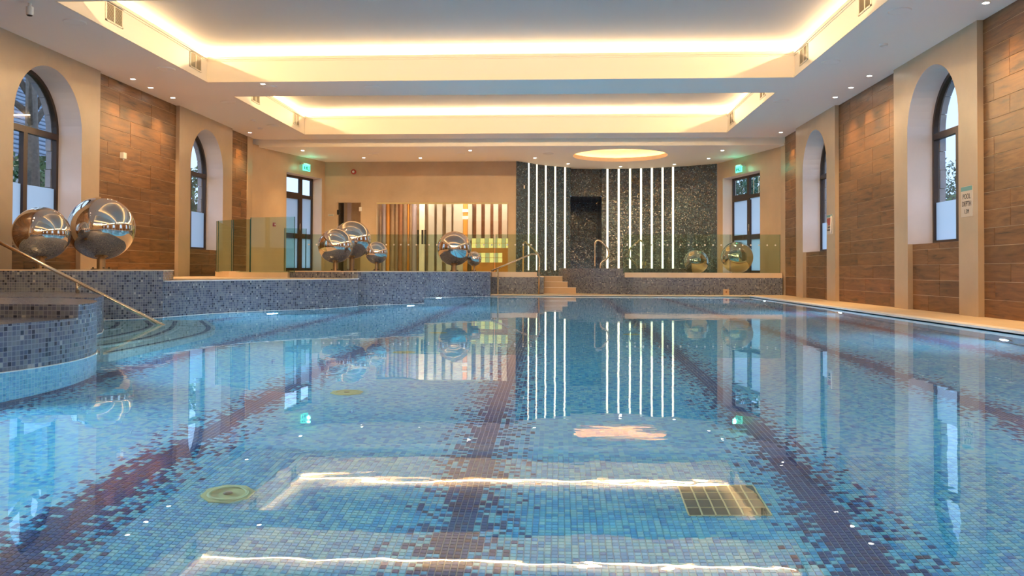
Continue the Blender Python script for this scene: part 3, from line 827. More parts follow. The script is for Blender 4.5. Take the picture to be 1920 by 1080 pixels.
# ---- glass panels
GP = []
def gpanel(p0, p1, z0, z1, label, dots=0):
    root = empty('glass_panel', (*((Vector(p0)+Vector(p1))/2), z0), label, 'glass screen', 'frameless glass balustrade')
    mb = MB(); mb.obox(p0, p1, z0, z1, -0.006, 0.006, M['glass'])
    g = mb.build('pane', parent=root)
    a = Vector(p0); b = Vector(p1); d = (b-a).normalized()
    for c in (a, b-d*0.008):
        mb = MB(); mb.obox(c, c+d*0.008, z0, z1, -0.0065, 0.0065, M['glassedge']); mb.build('edge', parent=root)
    if dots:
        L = (b-a).length; n = Vector((-d.y, d.x)); k = 0.1
        while k < L-0.05:
            c = a+d*k-n*0.008
            mb = MB(); mb.face([(c.x+d.x*0.022*math.cos(t), c.y+d.y*0.022*math.cos(t), dots+0.022*math.sin(t)) for t in [i*math.pi/4 for i in range(8)]])
            mb.build('dot', M['white'], root)
            k += 0.205
    return root
GT = 1.53
def gx(x, Y): return at(x, 450, 1, Y).x
xs = [gx(1168, 22.2), gx(1268, 22.2), gx(1369, 22.2), 5.60]
lab = ['glass panel in front of the right light strips', 'glass panel behind the smaller floor sphere', 'glass panel in front of the right exit door']
# lab used left to right
for i in range(3): gpanel((xs[i]+0.006, 22.2), (xs[i+1]-0.006, 22.2), 0.54, GT, lab[i], 1.26)
xs = [gx(929, 22.2), gx(1008, 22.2)]
gpanel((xs[0], 22.22), (xs[1], 22.22), 0.55, GT, 'glass panel just left of the beige steps', 1.26)
XX = [572, 744, 797, 927]
labs = ['long glass panel behind the three-sphere cluster', 'narrow glass panel before the brown curtains', 'glass panel behind the two-sphere pair']
for i in range(3): gpanel((gx(XX[i], 22.37)+0.006, 22.37), (gx(XX[i+1], 22.37)-0.006, 22.37), 0.55, GT, labs[i], 1.26)
gpanel((-7.45, 19.4), (-6.56, 16.25), 0.55, GT, 'side glass panel running back to the left wall')
gpanel((-6.52, 16.22), (-6.12, 15.88), 0.55, GT, 'angled corner panel of the near left glass screen')
pA = (gx(434, 15.75), 15.80); pB = (gx(467, 15.6), 15.66); pC = (gx(552, 15.4), 15.42)
gpanel((-6.09, 15.86), pB, 0.55, GT, 'dark-edged front panel of the near left glass screen')
gpanel((pB[0]+0.012, pB[1]-0.02), pC, 0.55, GT+0.03, 'wide front glass panel left of the sphere cluster')
gpanel((gx(533, 19.0), 19.0), (gx(572, 19.2), 19.3), 0.45, GT, 'free glass panel in front of the left exit door')
# ---- mirror spheres
def sphere(cx, cy, rpx, Y, zb, label, post=True):
    c = at(cx, cy, 1, Y)
    rr = rpx*Y/FPX
    root = empty('mirror_sphere', (c.x, c.y, zb), label, 'sphere', None)
    me = bpy.data.meshes.new('ball'); bm = bmesh.new(); bmesh.ops.create_uvsphere(bm, u_segments=64, v_segments=40, radius=rr)
    for f in bm.faces: f.smooth = True
    bm.to_mesh(me); bm.free(); me.materials.append(M['mirror'])
    o = bpy.data.objects.new('ball', me); COL.objects.link(o); o.parent = root; o.location = (0, 0, c.z-zb)
    if post:
        mb = MB(); mb.lathe((c.x, c.y, 0), [(rr*0.13, zb), (rr*0.13, c.z-rr*0.9)], n=20); mb.build('post', M['post'], root)
        mb = MB(); mb.lathe((c.x, c.y, 0), [(0.001, zb+0.014), (rr*0.30, zb+0.014), (rr*0.30, zb)], n=24, smooth=False); mb.build('base_plate', M['post'], root)
        for k in range(4):
            a = math.pi/4+k*math.pi/2
            mb = MB(); mb.lathe((c.x+rr*0.24*math.cos(a), c.y+rr*0.24*math.sin(a), 0), [(0.012, zb+0.012), (0.012, zb+0.034), (0.001, zb+0.036)], n=8, smooth=False); mb.build('bolt', M['handle'], root)
    return root
sphere(78, 438, 51.5, 11.35, 0.591, 'second largest mirror sphere, at the far left beside the arched window')
sphere(190.5, 428, 60.5, 12.25, 0.591, 'largest mirror sphere, in front of the left wood panel')
sphere(629, 461, 32.5, 16.1, 0.578, 'front mirror sphere of the middle cluster')
sphere(660, 450, 36, 17.0, 0.578, 'biggest mirror sphere of the middle cluster, behind the front one')
sphere(706, 474, 21, 15.95, 0.578, 'smallest mirror sphere of the middle cluster, at its right')
sphere(852, 466, 32.5, 20.85, 0.571, 'larger mirror sphere of the pair in front of the glass doors')
sphere(889, 485, 13.8, 21.1, 0.571, 'tiny mirror sphere tucked beside the larger one before the glass doors')
sphere(1305.5, 490.5, 22.3, 23.3, 0.43, 'smaller mirror sphere behind the right glass screen', False)
sphere(1382, 482.5, 29.3, 23.0, 0.43, 'larger mirror sphere behind the right glass by the exit door', False)
# ---- light strips in the mosaic wall
def onarc(x, pts):
    d0 = R_*((x-CX)/FPX)-U_*((400-CY)/FPX)+_F
    for i in range(len(pts)-1):
        a, b = Vector(pts[i]), Vector(pts[i+1])
        c0 = a.x*d0.y-a.y*d0.x; c1 = b.x*d0.y-b.y*d0.x
        if c0*c1 <= 0: return a+(b-a)*(c0/(c0-c1)), (b-a).normalized()
    return None, None
ords = ['first', 'second', 'third', 'fourth', 'fifth', 'sixth', 'seventh']
def strip(x, pts, zb, label, grp):
    p, d = onarc(x, pts)
    n = Vector((d.y, -d.x))
    a = p-d*0.03; b = p+d*0.03
    root = empty('light_strip', (p.x, p.y, zb), label, 'light strip', grp)
    mb = MB(); mb.obox(tuple(a-d*0.008), tuple(b+d*0.008), zb-0.01, ZLOW, -0.008, 0.004, M['farmosaic']); mb.build('channel', M['steel'], root)
    mb = MB(); mb.obox(tuple(a), tuple(b), zb, ZLOW-0.005, -0.012, 0.0, M['strip']); mb.build('diffuser', parent=root)
zs = at(1022, 507, 1, 26.1).z
for i, x in enumerate((990.8, 1006, 1022.8, 1040.6, 1059)):
    strip(x, AR, zs if i < 4 else zs+0.07, '%s glowing vertical strip from the left edge of the mosaic wall' % ords[i], 'light strips left of the dark niche')
for i, x in enumerate((1138.8, 1160, 1181.4, 1202, 1222.3, 1242.5, 1262)):
    strip(x, AR2, zs+0.07, '%s glowing vertical strip right of the dark niche' % ords[i], 'light strips right of the dark niche')
# ---- handrails
def rail(name, paths, r, label, mat=M['steel'], cat='handrail'):
    root = empty(name, paths[0][1][0], label, cat)
    for nm, p in paths:
        mb = MB(); mb.tube(p, r, n=10); mb.build(nm, mat, root)
    return root
wpt = at(303, 609, 2, WL)
tpt = at(0, 455, 1, 9.6)
far_ = tpt+(tpt-wpt)*0.25
under = wpt+(wpt-tpt)*0.25
post0 = at(131, 550, 2, 0.325)
d_ = (tpt-wpt); tt = (post0.x-wpt.x)/d_.x; onr = wpt+d_*tt
rail('diagonal_handrail', [('rail', [far_, onr, under]), ('post', [Vector((onr.x, onr.y, 0.325)), Vector((onr.x, onr.y, onr.z-0.01))])], 0.021, 'long bronze handrail slanting down into the water at the left')
mb = MB(); 
Yr = 22.0
pA_ = at(1010, 551, 1, Yr); pB_ = at(1011.5, 484, 1, Yr); pB2 = at(1008.5, 477, 1, Yr+0.1); 
c1 = at(997, 476, 1, 22.0); c2 = at(921, 508, 1, 21.6); pdn = at(933.5, 503, 1, 21.75)
up1 = at(985, 453, 1, 23.6); up0 = at(981, 456, 1, 23.75); upd = at(980.5, 506, 1, 23.8); upd.z = 0.43
rail('step_handrail', [
    ('post', [Vector((pA_.x, pA_.y, 0)), pB_, pB2, c1, c2]),
    ('side_post', [Vector((pdn.x, pdn.y, -0.6)), pdn]),
    ('upper_rail', [pB2, at(1004, 471, 1, 22.4), up1, up0, Vector((up0.x, up0.y, 0.43))])], 0.022, 'bronze handrail at the left of the beige steps')
def grab(px_, Y0, zf, label):
    pts = [at(x, y, 1, Y0) for x, y in px_]
    pts[0].z = zf; pts[-1].z = zf
    sm = catmull([tuple(p) for p in pts], 5)
    rail('grab_rail', [('rail', sm)], 0.022, label, cat='grab rail')
grab([(1115.5, 503), (1115.5, 462), (1117, 453), (1122, 451), (1128, 454), (1137, 463), (1141, 471), (1141, 479), (1137, 486), (1129, 491), (1126, 497), (1125.5, 503)], 22.75, 0.66, 'looped grab rail on the spa tub in front of the dark niche')
grab([(1207, 503), (1207, 462), (1205, 454), (1200, 451), (1194, 455), (1184, 463), (1180, 471), (1179.5, 479), (1182, 485), (1188, 490), (1193, 496), (1194, 503)], 23.0, 0.66, 'looped grab rail on the spa tub behind the right glass')
# ---- reception seen through the shop front
mb = MB(); IY = 27.8
mb.box((-7.4, IY, 0.43), (-1.0, IY+0.1, 3.3), M['olive']); mb.box((-6.9, BY+0.2, 3.0), (-1.0, IY, 3.1), M['ceiling'])
mb.box((-7.3, BY+0.18, 0.43), (-7.2, IY, 3.1), M['plaster']); mb.box((-1.22, BY+0.19, 0.43), (-1.12, IY, 3.1), M['plaster'])
mb.box((-7.3, BY+0.1, 0.43), (-1.1, IY+0.2, 0.445), M['deck'])
struct(mb.build('wall_reception'))
shop = empty('door_3', (xb(830), BY, UP)); struct(shop)
mb = MB(); 
for (xa, xc) in ((705, 746), (746.5, 791), (791.5, 953)):
    mb = MB(); mb.box((xb(xa), BY+0.05, UP), (xb(xc), BY+0.06, 2.56)); mb.build('pane', M['clear'], shop)
mb = MB(); mb.box((xb(705), BY+0.03, 2.54), (xb(953), BY+0.09, 2.58)); mb.build('head_channel', M['brass'], shop)
for x in (784, 792.3, 797.5):
    mb = MB(); a = at(x, 458, 1, BY); b = at(x, 431, 1, BY)
    mb.box((a.x-0.03, BY-0.03, a.z), (a.x+0.03, BY-0.01, b.z)); mb.build('door_handle', M['handle'], shop)
mb = MB(); Y1 = BY+0.14
d4 = empty('door_4', (xb(653), BY, UP)); struct(d4)
mb = MB(); mb.box((xb(630), BY+0.05, UP), (xb(677), BY+0.06, 2.58)); mb.build('pane', M['clear'], d4)
mb = MB(); mb.box((xb(630), BY+0.02, UP), (xb(631.5), BY+0.1, 2.58)); mb.box((xb(675.5), BY+0.02, UP), (xb(677), BY+0.1, 2.58)); mb.build('frame', M['plaster'], d4)
mb = MB(); q = at(676.5, 392, 1, BY); mb.box((q.x-0.05, BY-0.01, q.z-0.06), (q.x+0.03, BY+0.07, q.z+0.06)); mb.build('hinge', M['white'], d4)
q = at(634.5, 398, 1, BY); mb = MB(); mb.box((q.x-0.04, BY-0.01, q.z-0.07), (q.x+0.04, BY+0.04, q.z+0.07)); mb.build('hinge', M['handle'], d4)
SY = 26.2
def xr_(x): return at(x, 450, 1, SY).x
screen = empty('slat_screen', (xr_(880), SY, 0.44), 'pale vertical slat screen behind the glass doors', 'screen')
for (a, b) in ((803, 814), (819, 829), (836, 846), (850, 868), (877, 885), (893, 902), (909, 919), (925, 934), (941, 951)):
    mb = MB(); mb.box((xr_(a), SY, 0.44 if a < 870 else 1.50), (xr_(b), SY+0.08, 2.68)); mb.build('slat', M['slat'], screen)
mb = MB(); mb.box((xr_(868.5), SY-0.02, 0.44), (xr_(876.5), SY+0.1, 2.68)); col_ = mb.build('orange_column', M['orange'], None)
tag(col_, 'bright orange upright panel with two pale notices beside the slats', 'column')
for zz in (395, 408):
    mb = MB(); q = at(872.5, zz, 1, SY-0.03); mb.box((q.x-0.09, SY-0.03, q.z-0.05), (q.x+0.09, SY-0.021, q.z+0.05)); mb.build('notice', M['white'], col_)
mb = MB(); mb.box((xr_(786), SY, 0.44), (xr_(796), SY+0.1, 2.68)); tag(mb.build('cream_pillar', M['coffer']), 'cream pillar between the long black door pulls', 'pillar')
mb = MB(); mb.box((xr_(885), SY+0.35, 1.5), (xr_(955), SY+0.4, 2.8)); tag(mb.build('red_wood_panel', M['panelwood']), 'reddish brown wood panel behind the white slats', 'panel')
mb = MB(); mb.box((xr_(797), SY+0.30, 0.46), (xr_(868), SY+0.34, 2.70)); tag(mb.build('olive_panel', M['olive']), 'olive brown panel behind the left run of pale slats', 'panel')
for (a, b, mt, l) in ((632, 641, 'handle', 'dark upright post behind the narrow doorway'), (648, 655, 'lilac', 'lilac upright strip behind the narrow doorway'), (656, 680, 'curtain', 'tan board behind the narrow doorway')):
    mb = MB(); mb.box((xr_(a), SY+0.2, 0.46), (xr_(b), SY+0.24, 2.9)); tag(mb.build('doorway_board', M[mt]), l, 'board')
# curtains as folds
for i, (a, b, mt) in enumerate(((707, 712, 'curtain'), (713, 720, 'lilac'), (721, 727, 'orange'), (728, 736, 'curtain'), (737, 743, 'curtain'), (744, 751, 'panelwood'), (752, 760, 'curtain'), (761, 764, 'orange'), (765, 769, 'curtain'), (770, 778, 'lilac'), (779, 784, 'curtain'))):
    mb = MB(); x0, x1 = xr_(a-0.6), xr_(b+0.6); n = 8
    pts = [(x0+(x1-x0)*k/n, SY+0.25-0.05*math.sin(math.pi*k/n)) for k in range(n+1)]+[(x1, SY+0.35), (x0, SY+0.35)]
    mb.prism(pts, 0.46, 2.66, M[mt], M[mt])
    tag(mb.build('curtain_fold'), ['brown', 'pale grey', 'amber', 'brown wide', 'brown narrow', 'reddish', 'dark brown', 'thin amber', 'narrow brown', 'lilac', 'olive brown'][i]+' hanging drape strip behind the left shop glass'+(' at its left end' if i == 0 else ''), 'curtain', 'drape strips behind the glass')
counter = empty('reception_counter', (xr_(920), 25.75, 0.44), 'reception counter with glowing yellow chequered front', 'counter')
CYY = 25.85
def xk(x): return at(x, 450, 1, CYY).x
zt1, zt0 = at(900, 447, 1, CYY).z, at(900, 465, 1, CYY).z
zq1, zq0 = at(900, 474, 1, CYY).z, at(900, 492, 1, CYY).z
mb = MB(); mb.box((xk(884), CYY+0.02, 0.44), (xk(953), CYY+0.3, zt1), M['orange']); mb.build('body', parent=counter)
i = 0
for (za, zc, xa, xc) in ((zt0, zt1, 884.5, 953), (zq0, zq1, 886, 942)):
    x = xa; k = 0
    while x < xc-2:
        for (z0, z1) in ((za, (za+zc)/2-0.006), ((za+zc)/2+0.006, zc)):
            mb = MB(); mb.box((xk(x)+0.005, CYY, z0), (xk(min(x+8, xc))-0.005, CYY+0.02, z1)); mb.build('light_block', M['glow' if k % 2 == 0 else 'glow2'], counter)
        x += 8; k += 1
for x, y in ((-5.6, 26.6), (-4.2, 25.75), (-2.9, 25.6), (-1.8, 25.6)):  # unseen area lights added to brighten the reception interior
    L = bpy.data.lights.new('reception_fill', 'AREA'); L.size = 0.5; L.energy = 20; L.color = (1, 0.80, 0.58)
    o = bpy.data.objects.new('reception_fill', L); COL.objects.link(o); o.location = (x, y, 2.95); setpar(o, shop)
    o.location = (x, y, 2.95)
# ---- ceiling spotlights
def spot(x, y, z, label, wall=False, grp=None, photo=True):
    root = empty('ceiling_spotlight', (x, y, z), label, 'spotlight', grp)
    mb = MB(); mb.lathe((x, y, 0), [(0.040, z-0.002), (0.043, z-0.007), (0.055, z-0.006), (0.058, z)], n=16); mb.build('trim_ring', M['white'], root)
    mb = MB(); mb.face([(x+0.041*math.cos(a), y+0.041*math.sin(a), z-0.005) for a in [-k*math.pi/6 for k in range(12)]]); mb.build('lens', M['lens'], root)
    L = bpy.data.lights.new('lamp', 'SPOT'); L.energy = SPOT; L.spot_size = math.radians(84); L.spot_blend = 1.0; L.color = (1, 0.66, 0.30); L.shadow_soft_size = 0.03
    o = bpy.data.objects.new('lamp', L); COL.objects.link(o); o.parent = root; o.location = (0, 0, -0.02)
    return root
rowl = 'ceiling spotlights along the left wood panels'; rowr = 'ceiling spotlights along the right wood panels'
for (p, l, g) in (((249, 148), 'recessed ceiling spotlight above the left wood panel, nearest of its three', rowl), ((282.5, 164), 'recessed ceiling spotlight above the left wood panel, middle of its three', rowl),
                  ((324, 183), 'recessed ceiling spotlight above the left wood panel, furthest of its three', rowl), ((468.5, 248.5), 'lone ceiling spotlight above the narrow far left wood panel', rowl),
                  ((493, 157), 'ceiling spotlight on the beam beside the left corner of the coffers', None),
                  ((1848.5, 5), 'ceiling spotlight in the top right corner of the view', rowr), ((1630, 142), 'recessed ceiling spotlight above the right wood panel, nearest of its three', rowr),
                  ((1595.5, 164), 'recessed ceiling spotlight above the right wood panel, middle of its three', rowr), ((1566, 182), 'recessed ceiling spotlight above the right wood panel, furthest of its three', rowr),
                  ((1464, 248), 'lone ceiling spotlight above the narrow far right wood panel', rowr)):
    q = at(p[0], p[1], 2, ZC); spot(q.x, q.y, ZC, l, grp=g)
gl = 'spotlights of the far lower ceiling'
for (p, l) in (((567.5, 282), 'far ceiling spotlight above the left green exit sign'), ((682, 295.5), 'far ceiling spotlight right of the red alarm sounder'), ((788, 296), 'far ceiling spotlight above the middle of the shop front'),
               ((881.5, 282), 'far ceiling spotlight above the orange column, nearer than its neighbours'), ((1003, 296), 'far ceiling spotlight above the first pair of light strips'), ((1065, 307), 'far ceiling spotlight just left of the round ceiling recess'),
               ((1163.5, 312), 'far ceiling spotlight right behind the round ceiling recess'), ((1264.5, 308), 'far ceiling spotlight at the end of the right light strips'), ((1328.5, 297), 'far ceiling spotlight over the plain right mosaic area'), ((1354.5, 282), 'far ceiling spotlight nearest the right green exit sign')):
    q = at(p[0], p[1], 2, ZLOW); spot(q.x, q.y, ZLOW, l, grp=gl)
# more of the same rows over the near half of the hall, seen in the spheres and the water
for k, y in enumerate((3.3, 4.2, 5.1, 9.2, 10.1)):
    spot(XR-0.25, y, ZC, ['first', 'second', 'third', 'fourth', 'fifth'][k]+' near spotlight over the right wall counted from the wall behind the camera', grp='near spotlights right')
for k, y in enumerate((3.0, 3.9, 4.8, 8.9, 9.8)):
    spot(XL+0.25, y, ZC, ['first', 'second', 'third', 'fourth', 'fifth'][k]+' near spotlight over the left wall counted from the wall behind the camera', grp='near spotlights left')
# ---- round ceiling speakers, detectors
def disc(x, y, z, r, label, name='ceiling_speaker', cat='speaker', grp=None, h=0.012):
    root = empty(name, (x, y, z), label, cat, grp)
    mb = MB(); mb.lathe((x, y, 0), [(r*0.86, z-h*0.5), (r*0.90, z-h), (r*0.98, z-h), (r, z)], n=28); mb.build('rim', M['ceiling'], root)
    mb = MB(); mb.face([(x+r*0.87*math.cos(a), y+r*0.87*math.sin(a), z-h*0.45) for a in [-k*math.pi/12 for k in range(24)]]); mb.build('grille', M['ceiling'], root)
for p, l in (((140, 41), 'round ceiling speaker nearest on the left side'), ((311, 129), 'round ceiling speaker left of the first coffer corner'), ((428, 191), 'round ceiling speaker left of the second coffer near corner'), ((512, 235), 'round ceiling speaker left of the second coffer far corner'),
             ((1686, 20), 'round ceiling speaker nearest on the right side'), ((1558, 116), 'round ceiling speaker right of the first coffer corner'), ((1465, 189), 'round ceiling speaker right of the second coffer'),
             ((505, 163), 'round ceiling speaker on the beam, left one'), ((698, 163), 'round ceiling speaker on the beam, right one')):
    q = at(p[0], p[1], 2, ZC); disc(q.x, q.y, ZC, 0.15, l, grp='round ceiling speakers')
for p, l in (((700, 288), 'round ceiling speaker on the far low ceiling, left one'), ((862, 288), 'round ceiling speaker on the far low ceiling, middle one'), ((1028, 288), 'round ceiling speaker on the far low ceiling beside the round recess')):
    q = at(p[0], p[1], 2, ZLOW); disc(q.x, q.y, ZLOW, 0.15, l, grp='round ceiling speakers')
for p, l in (((1657, 83), 'small round detector on the right ceiling'), ((475, 225), 'small round detector on the left ceiling, nearer one'), ((488, 240), 'small round detector on the left ceiling, farther one')):
    q = at(p[0], p[1], 2, ZC); disc(q.x, q.y, ZC, 0.06, l, 'smoke_detector', 'detector', h=0.03)
q = at(56, 6, 2, ZC)
cam_ = empty('security_camera', (q.x, q.y, ZC), 'small ceiling-hung cylinder camera at the top left', 'camera')
mb = MB(); mb.lathe((q.x, q.y, 0), [(0.02, ZC), (0.02, ZC-0.05), (0.045, ZC-0.05), (0.045, ZC-0.14), (0.038, ZC-0.155)], n=16, smooth=False); mb.build('housing', M['white'], cam_)
mb = MB(); mb.lathe((q.x, q.y, 0), [(0.039, ZC-0.153), (0.025, ZC-0.165), (0.001, ZC-0.168)], n=16); mb.build('lens', M['handle'], cam_)
# ---- coffer grilles
def grille(X, s, yc, label):
    root = empty('air_grille', (X, yc, 4.23), label, 'air vent')
    w, z0, z1 = 0.24, 4.09, 4.37
    mb = MB(); x0, x1 = X, X-s*0.014
    for a in ((yc-w, z0, yc-w+0.025, z1), (yc+w-0.025, z0, yc+w, z1), (yc-w, z0, yc+w, z0+0.02), (yc-w, z1-0.02, yc+w, z1), (yc-0.01, z0, yc+0.01, z1)):
        mb.box((x0, a[0], a[1]), (x1, a[2], a[3]))
    mb.build('frame', M['coffer'], root)
    mb = MB(); mb.box((X, yc-w, z0), (X-s*0.003, yc+w, z1)); mb.build('backing', M['grilleback'], root)
    k = 0; z = z0+0.024
    while z < z1-0.02:
        for (ya, yb) in ((yc-w+0.025, yc-0.01), (yc+0.01, yc+w-0.025)):
            mb = MB(); mb.face([(X-s*0.012, ya, z), (X-s*0.012, yb, z), (X-s*0.004, yb, z+0.013), (X-s*0.004, ya, z+0.013)]); mb.build('louvre', M['grille'], root)
        z += 0.02
for X, s, ysn in ((CXL, -1, (11.95, 14.72, 17.72, 20.52)), (CXR, 1, (11.75, 14.65, 17.55, 20.66))):
    for k, y in enumerate(ysn):
        grille(X, s, y, ['nearest', 'far', 'nearest', 'far'][k]+' air vent on the '+('left' if s < 0 else 'right')+' face of the '+('front' if k < 2 else 'rear')+' coffer')
# ---- small wall things
def text_mesh(s, size):
    cu = bpy.data.curves.new('t', 'FONT'); cu.body = s; cu.size = size; cu.align_x = 'CENTER'; cu.extrude = 0.001
    o = bpy.data.objects.new('t', cu); COL.objects.link(o); bpy.context.view_layer.update()
    me = bpy.data.meshes.new_from_object(o.evaluated_get(bpy.context.evaluated_depsgraph_get()))
    bpy.data.objects.remove(o); return me
sg = at(1814, 379, 0, XR); y0, y1 = at(1825, 380, 0, XR).y, at(1803.5, 380, 0, XR).y; z0, z1 = 1.355, 1.775
sign = empty('depth_sign', (XR, (y0+y1)/2, z0), 'cream sign reading POOL DEPTH 1.3M on the pier beside the near right window', 'sign')
mb = MB(); mb.box((XR-0.012, y0, z0), (XR, y1, z1)); mb.build('board', M['signface'], sign)
mb = MB(); mb.box((XR-0.0135, y0+0.004, z1-0.065), (XR-0.012, y1-0.004, z1-0.006)); mb.build('header_band', M['teal'], sign)
for s_, zz, sz in (('POOL', 1.60, 0.10), ('DEPTH', 1.50, 0.10), ('1.3M', 1.40, 0.085)):
    me = text_mesh(s_, sz); me.materials.append(M['ink'])
    o = bpy.data.objects.new('lettering', me); COL.objects.link(o); setpar(o, sign)
    o.matrix_world = Matrix.Translation((XR-0.0135, (y0+y1)/2, zz)) @ Matrix(((0, 0, -1, 0), (-1, 0, 0, 0), (0, 1, 0, 0), (0, 0, 0, 1))) @ Matrix.Scale(0.86, 4, (1, 0, 0))
    o.matrix_parent_inverse = Matrix(); o.location = Vector((XR-0.0135, (y0+y1)/2, zz))-Vector(sign.location)
ya, yb_ = at(1562, 420, 0, XR).y, at(1551, 420, 0, XR).y
sign2 = empty('warning_sign', (XR, ya, 1.38), 'small curled sign with red and black print on the pier by the far right window', 'sign')
mb = MB(); mb.box((XR-0.01, ya, 1.37), (XR, yb_, 1.775)); mb.build('board', M['signface'], sign2)
mb = MB(); mb.box((XR-0.012, ya+0.02, 1.72), (XR-0.01, yb_-0.01, 1.765)); mb.build('header_band', M['teal'], sign2)
mb = MB(); mb.box((XR-0.012, ya+0.10, 1.60), (XR-0.01, yb_-0.03, 1.70)); mb.box((XR-0.012, ya+0.12, 1.55), (XR-0.01, yb_-0.08, 1.60)); mb.build('red_print', M['red'], sign2)
mb = MB(); mb.box((XR-0.012, ya+0.10, 1.50), (XR-0.01, yb_-0.08, 1.53)); mb.box((XR-0.012, ya+0.08, 1.44), (XR-0.01, yb_-0.04, 1.47)); mb.build('black_print', M['ink'], sign2)
mb = MB(); mb.tube([(XR-0.03, ya+0.03, 1.74), (XR-0.035, ya+0.03, 1.52), (XR-0.03, ya+0.05, 1.43), (XR-0.015, ya+0.11, 1.385)], [0.012, 0.014, 0.016, 0.012], n=8); mb.build('curled_edge', M['coping'], sign2)
# sensor on the left wood panel
q = at(227.5, 292, 0, XL-REC+0.0)
sen = empty('wall_sensor', (XL-REC, q.y, q.z), 'small cream box sensor on the left wood panel', 'sensor')
mb = MB(); mb.box((XL-REC, q.y-0.055, q.z-0.05), (XL-REC+0.07, q.y+0.055, q.z+0.055)); mb.build('body', M['white'], sen)
mb = MB(); mb.lathe((XL-REC+0.04, q.y, 0), [(0.012, q.z-0.05), (0.014, q.z-0.075), (0.001, q.z-0.085)], n=10); mb.build('detector_tip', M['white'], sen)
# red alarm sounder
q = at(663.5, 322.5, 1, BY)
al = empty('alarm_sounder', (q.x, BY, q.z), 'round red alarm sounder high on the back wall', 'alarm')
mb = MB(); mb.lathe((q.x, BY, q.z), [(0.075, 0), (0.075, -0.05), (0.05, -0.07), (0.035, -0.07)], n=20, axis=1, smooth=False); mb.build('body', M['red'], al)
mb = MB(); mb.lathe((q.x, BY, q.z), [(0.035, -0.068), (0.001, -0.075)], n=16, axis=1); mb.build('horn', M['white'], al)
# oblique wall bits
def onwall(P0, P1, x, off=0.0):
    a = Vector(P0); b = Vector(P1); d = (b-a).normalized(); n = Vector((-d.y, d.x)); s = ss(tuple(a+n*off), tuple(b+n*off), x)
    return a+d*s+n*off, d, n
p, d, n = onwall(PL[1], PL[2], 513)
zc = at(513, 421, 1, p.y).z
cp = empty('call_point', (p.x, p.y, zc), 'small red break-glass call point left of the left exit door', 'call point')
mb = MB(); mb.obox(p-d*0.045, p+d*0.045, zc-0.05, zc+0.05, -0.04, 0, M['red']); mb.build('housing', parent=cp)
mb = MB(); mb.obox(p-d*0.02, p+d*0.02, zc-0.02, zc+0.02, -0.043, -0.04, M['white']); mb.build('button', parent=cp)
q = at(620.5, 403.5, 1, BY)
mb = MB(); mb.box((q.x-0.09, BY-0.008, q.z-0.03), (q.x+0.09, BY, q.z+0.03)); pl = mb.build('door_plate', M['signface']); tag(pl, 'small pale door plate left of the narrow doorway', 'sign')
mb = MB(); mb.box((q.x-0.075, BY-0.010, q.z-0.006), (q.x+0.075, BY-0.008, q.z+0.012)); mb.build('print', M['teal'], pl)
def exitsign(P0, P1, x, y, flip, label):
    p, d, n = onwall(P0, P1, x, -0.12)
    z = at(x, y, 1, p.y).z
    root = empty('exit_sign', (p.x, p.y, z), label, 'exit sign', None)
    w, h = 0.17, 0.085
    mb = MB(); mb.obox(p-d*w, p+d*w, z-h, z+h, 0.0, 0.03, M['exitglow']); mb.build('lightbox', parent=root)
    mb = MB(); mb.obox(p-d*(w+0.01), p+d*(w+0.01), z+h, z+h+0.04, -0.005, 0.12, M['white']); mb.build('housing', parent=root)
    # pictogram: running figure, arrow, door
    def rect(sa, sb, za, zb_):
        mb.obox(p+d*sa, p+d*sb, z+za, z+zb_, -0.004, -0.001, M['exitgreen'])
    mb = MB(); rect(-0.13, -0.10, -0.045, 0.035); rect(0.04, 0.13, -0.06, -0.045); rect(0.04, 0.055, -0.06, 0.05); rect(0.115, 0.13, -0.06, 0.05); mb.build('door_mark', parent=root)
    mb = MB(); rect(-0.02, 0.0, 0.02, 0.045); rect(-0.03, 0.0, -0.02, 0.02); rect(-0.05, -0.03, -0.005, 0.01); rect(0.0, 0.025, -0.005, 0.01); rect(-0.05, -0.03, -0.055, -0.02); rect(0.0, 0.02, -0.055, -0.02); mb.build('running_figure', parent=root)
    L = bpy.data.lights.new('glow', 'POINT'); L.energy = 2.5; L.color = (0.1, 1, 0.6); L.shadow_soft_size = 0.05
    o = bpy.data.objects.new('glow', L); COL.objects.link(o); o.parent = root; o.location = (n.x*-0.12, n.y*-0.12, 0.02)
exitsign(PL[1], PL[2], 574.5, 315, 0, 'green glowing running-man exit sign over the left exit door')
exitsign(PR[0], PR[1], 1384.5, 317.5, 1, 'green glowing running-man exit sign over the right exit door')
q = at(1361.5, 547.5, 1, 22.07)
ac = empty('access_plate', (q.x, 22.07, 0.0), 'small tan outlet plate at the foot of the right mosaic wall', 'plate')
mb = MB(); mb.box((q.x-0.075, 22.05, 0.0), (q.x+0.075, 22.08, 0.145)); mb.build('cover', M['steptile'], ac)
mb = MB(); mb.lathe((q.x, 22.05, 0.075), [(0.022, 0), (0.022, -0.01), (0.001, -0.012)], n=12, axis=1); mb.build('knob', M['panelwood'], ac)
# valve-like fitting behind the right glass by the tub rail
q = at(1208, 494, 1, 23.2)
mb = MB(); mb.box((q.x-0.01, 23.21, 0.63), (q.x+0.01, 23.24, q.z-0.05)); mb.box((q.x-0.05, 23.2, q.z-0.05), (q.x+0.05, 23.25, q.z+0.05)); tag(mb.build('control_box', M['brass']), 'small brass control box beside the grab rail behind glass', 'control box')
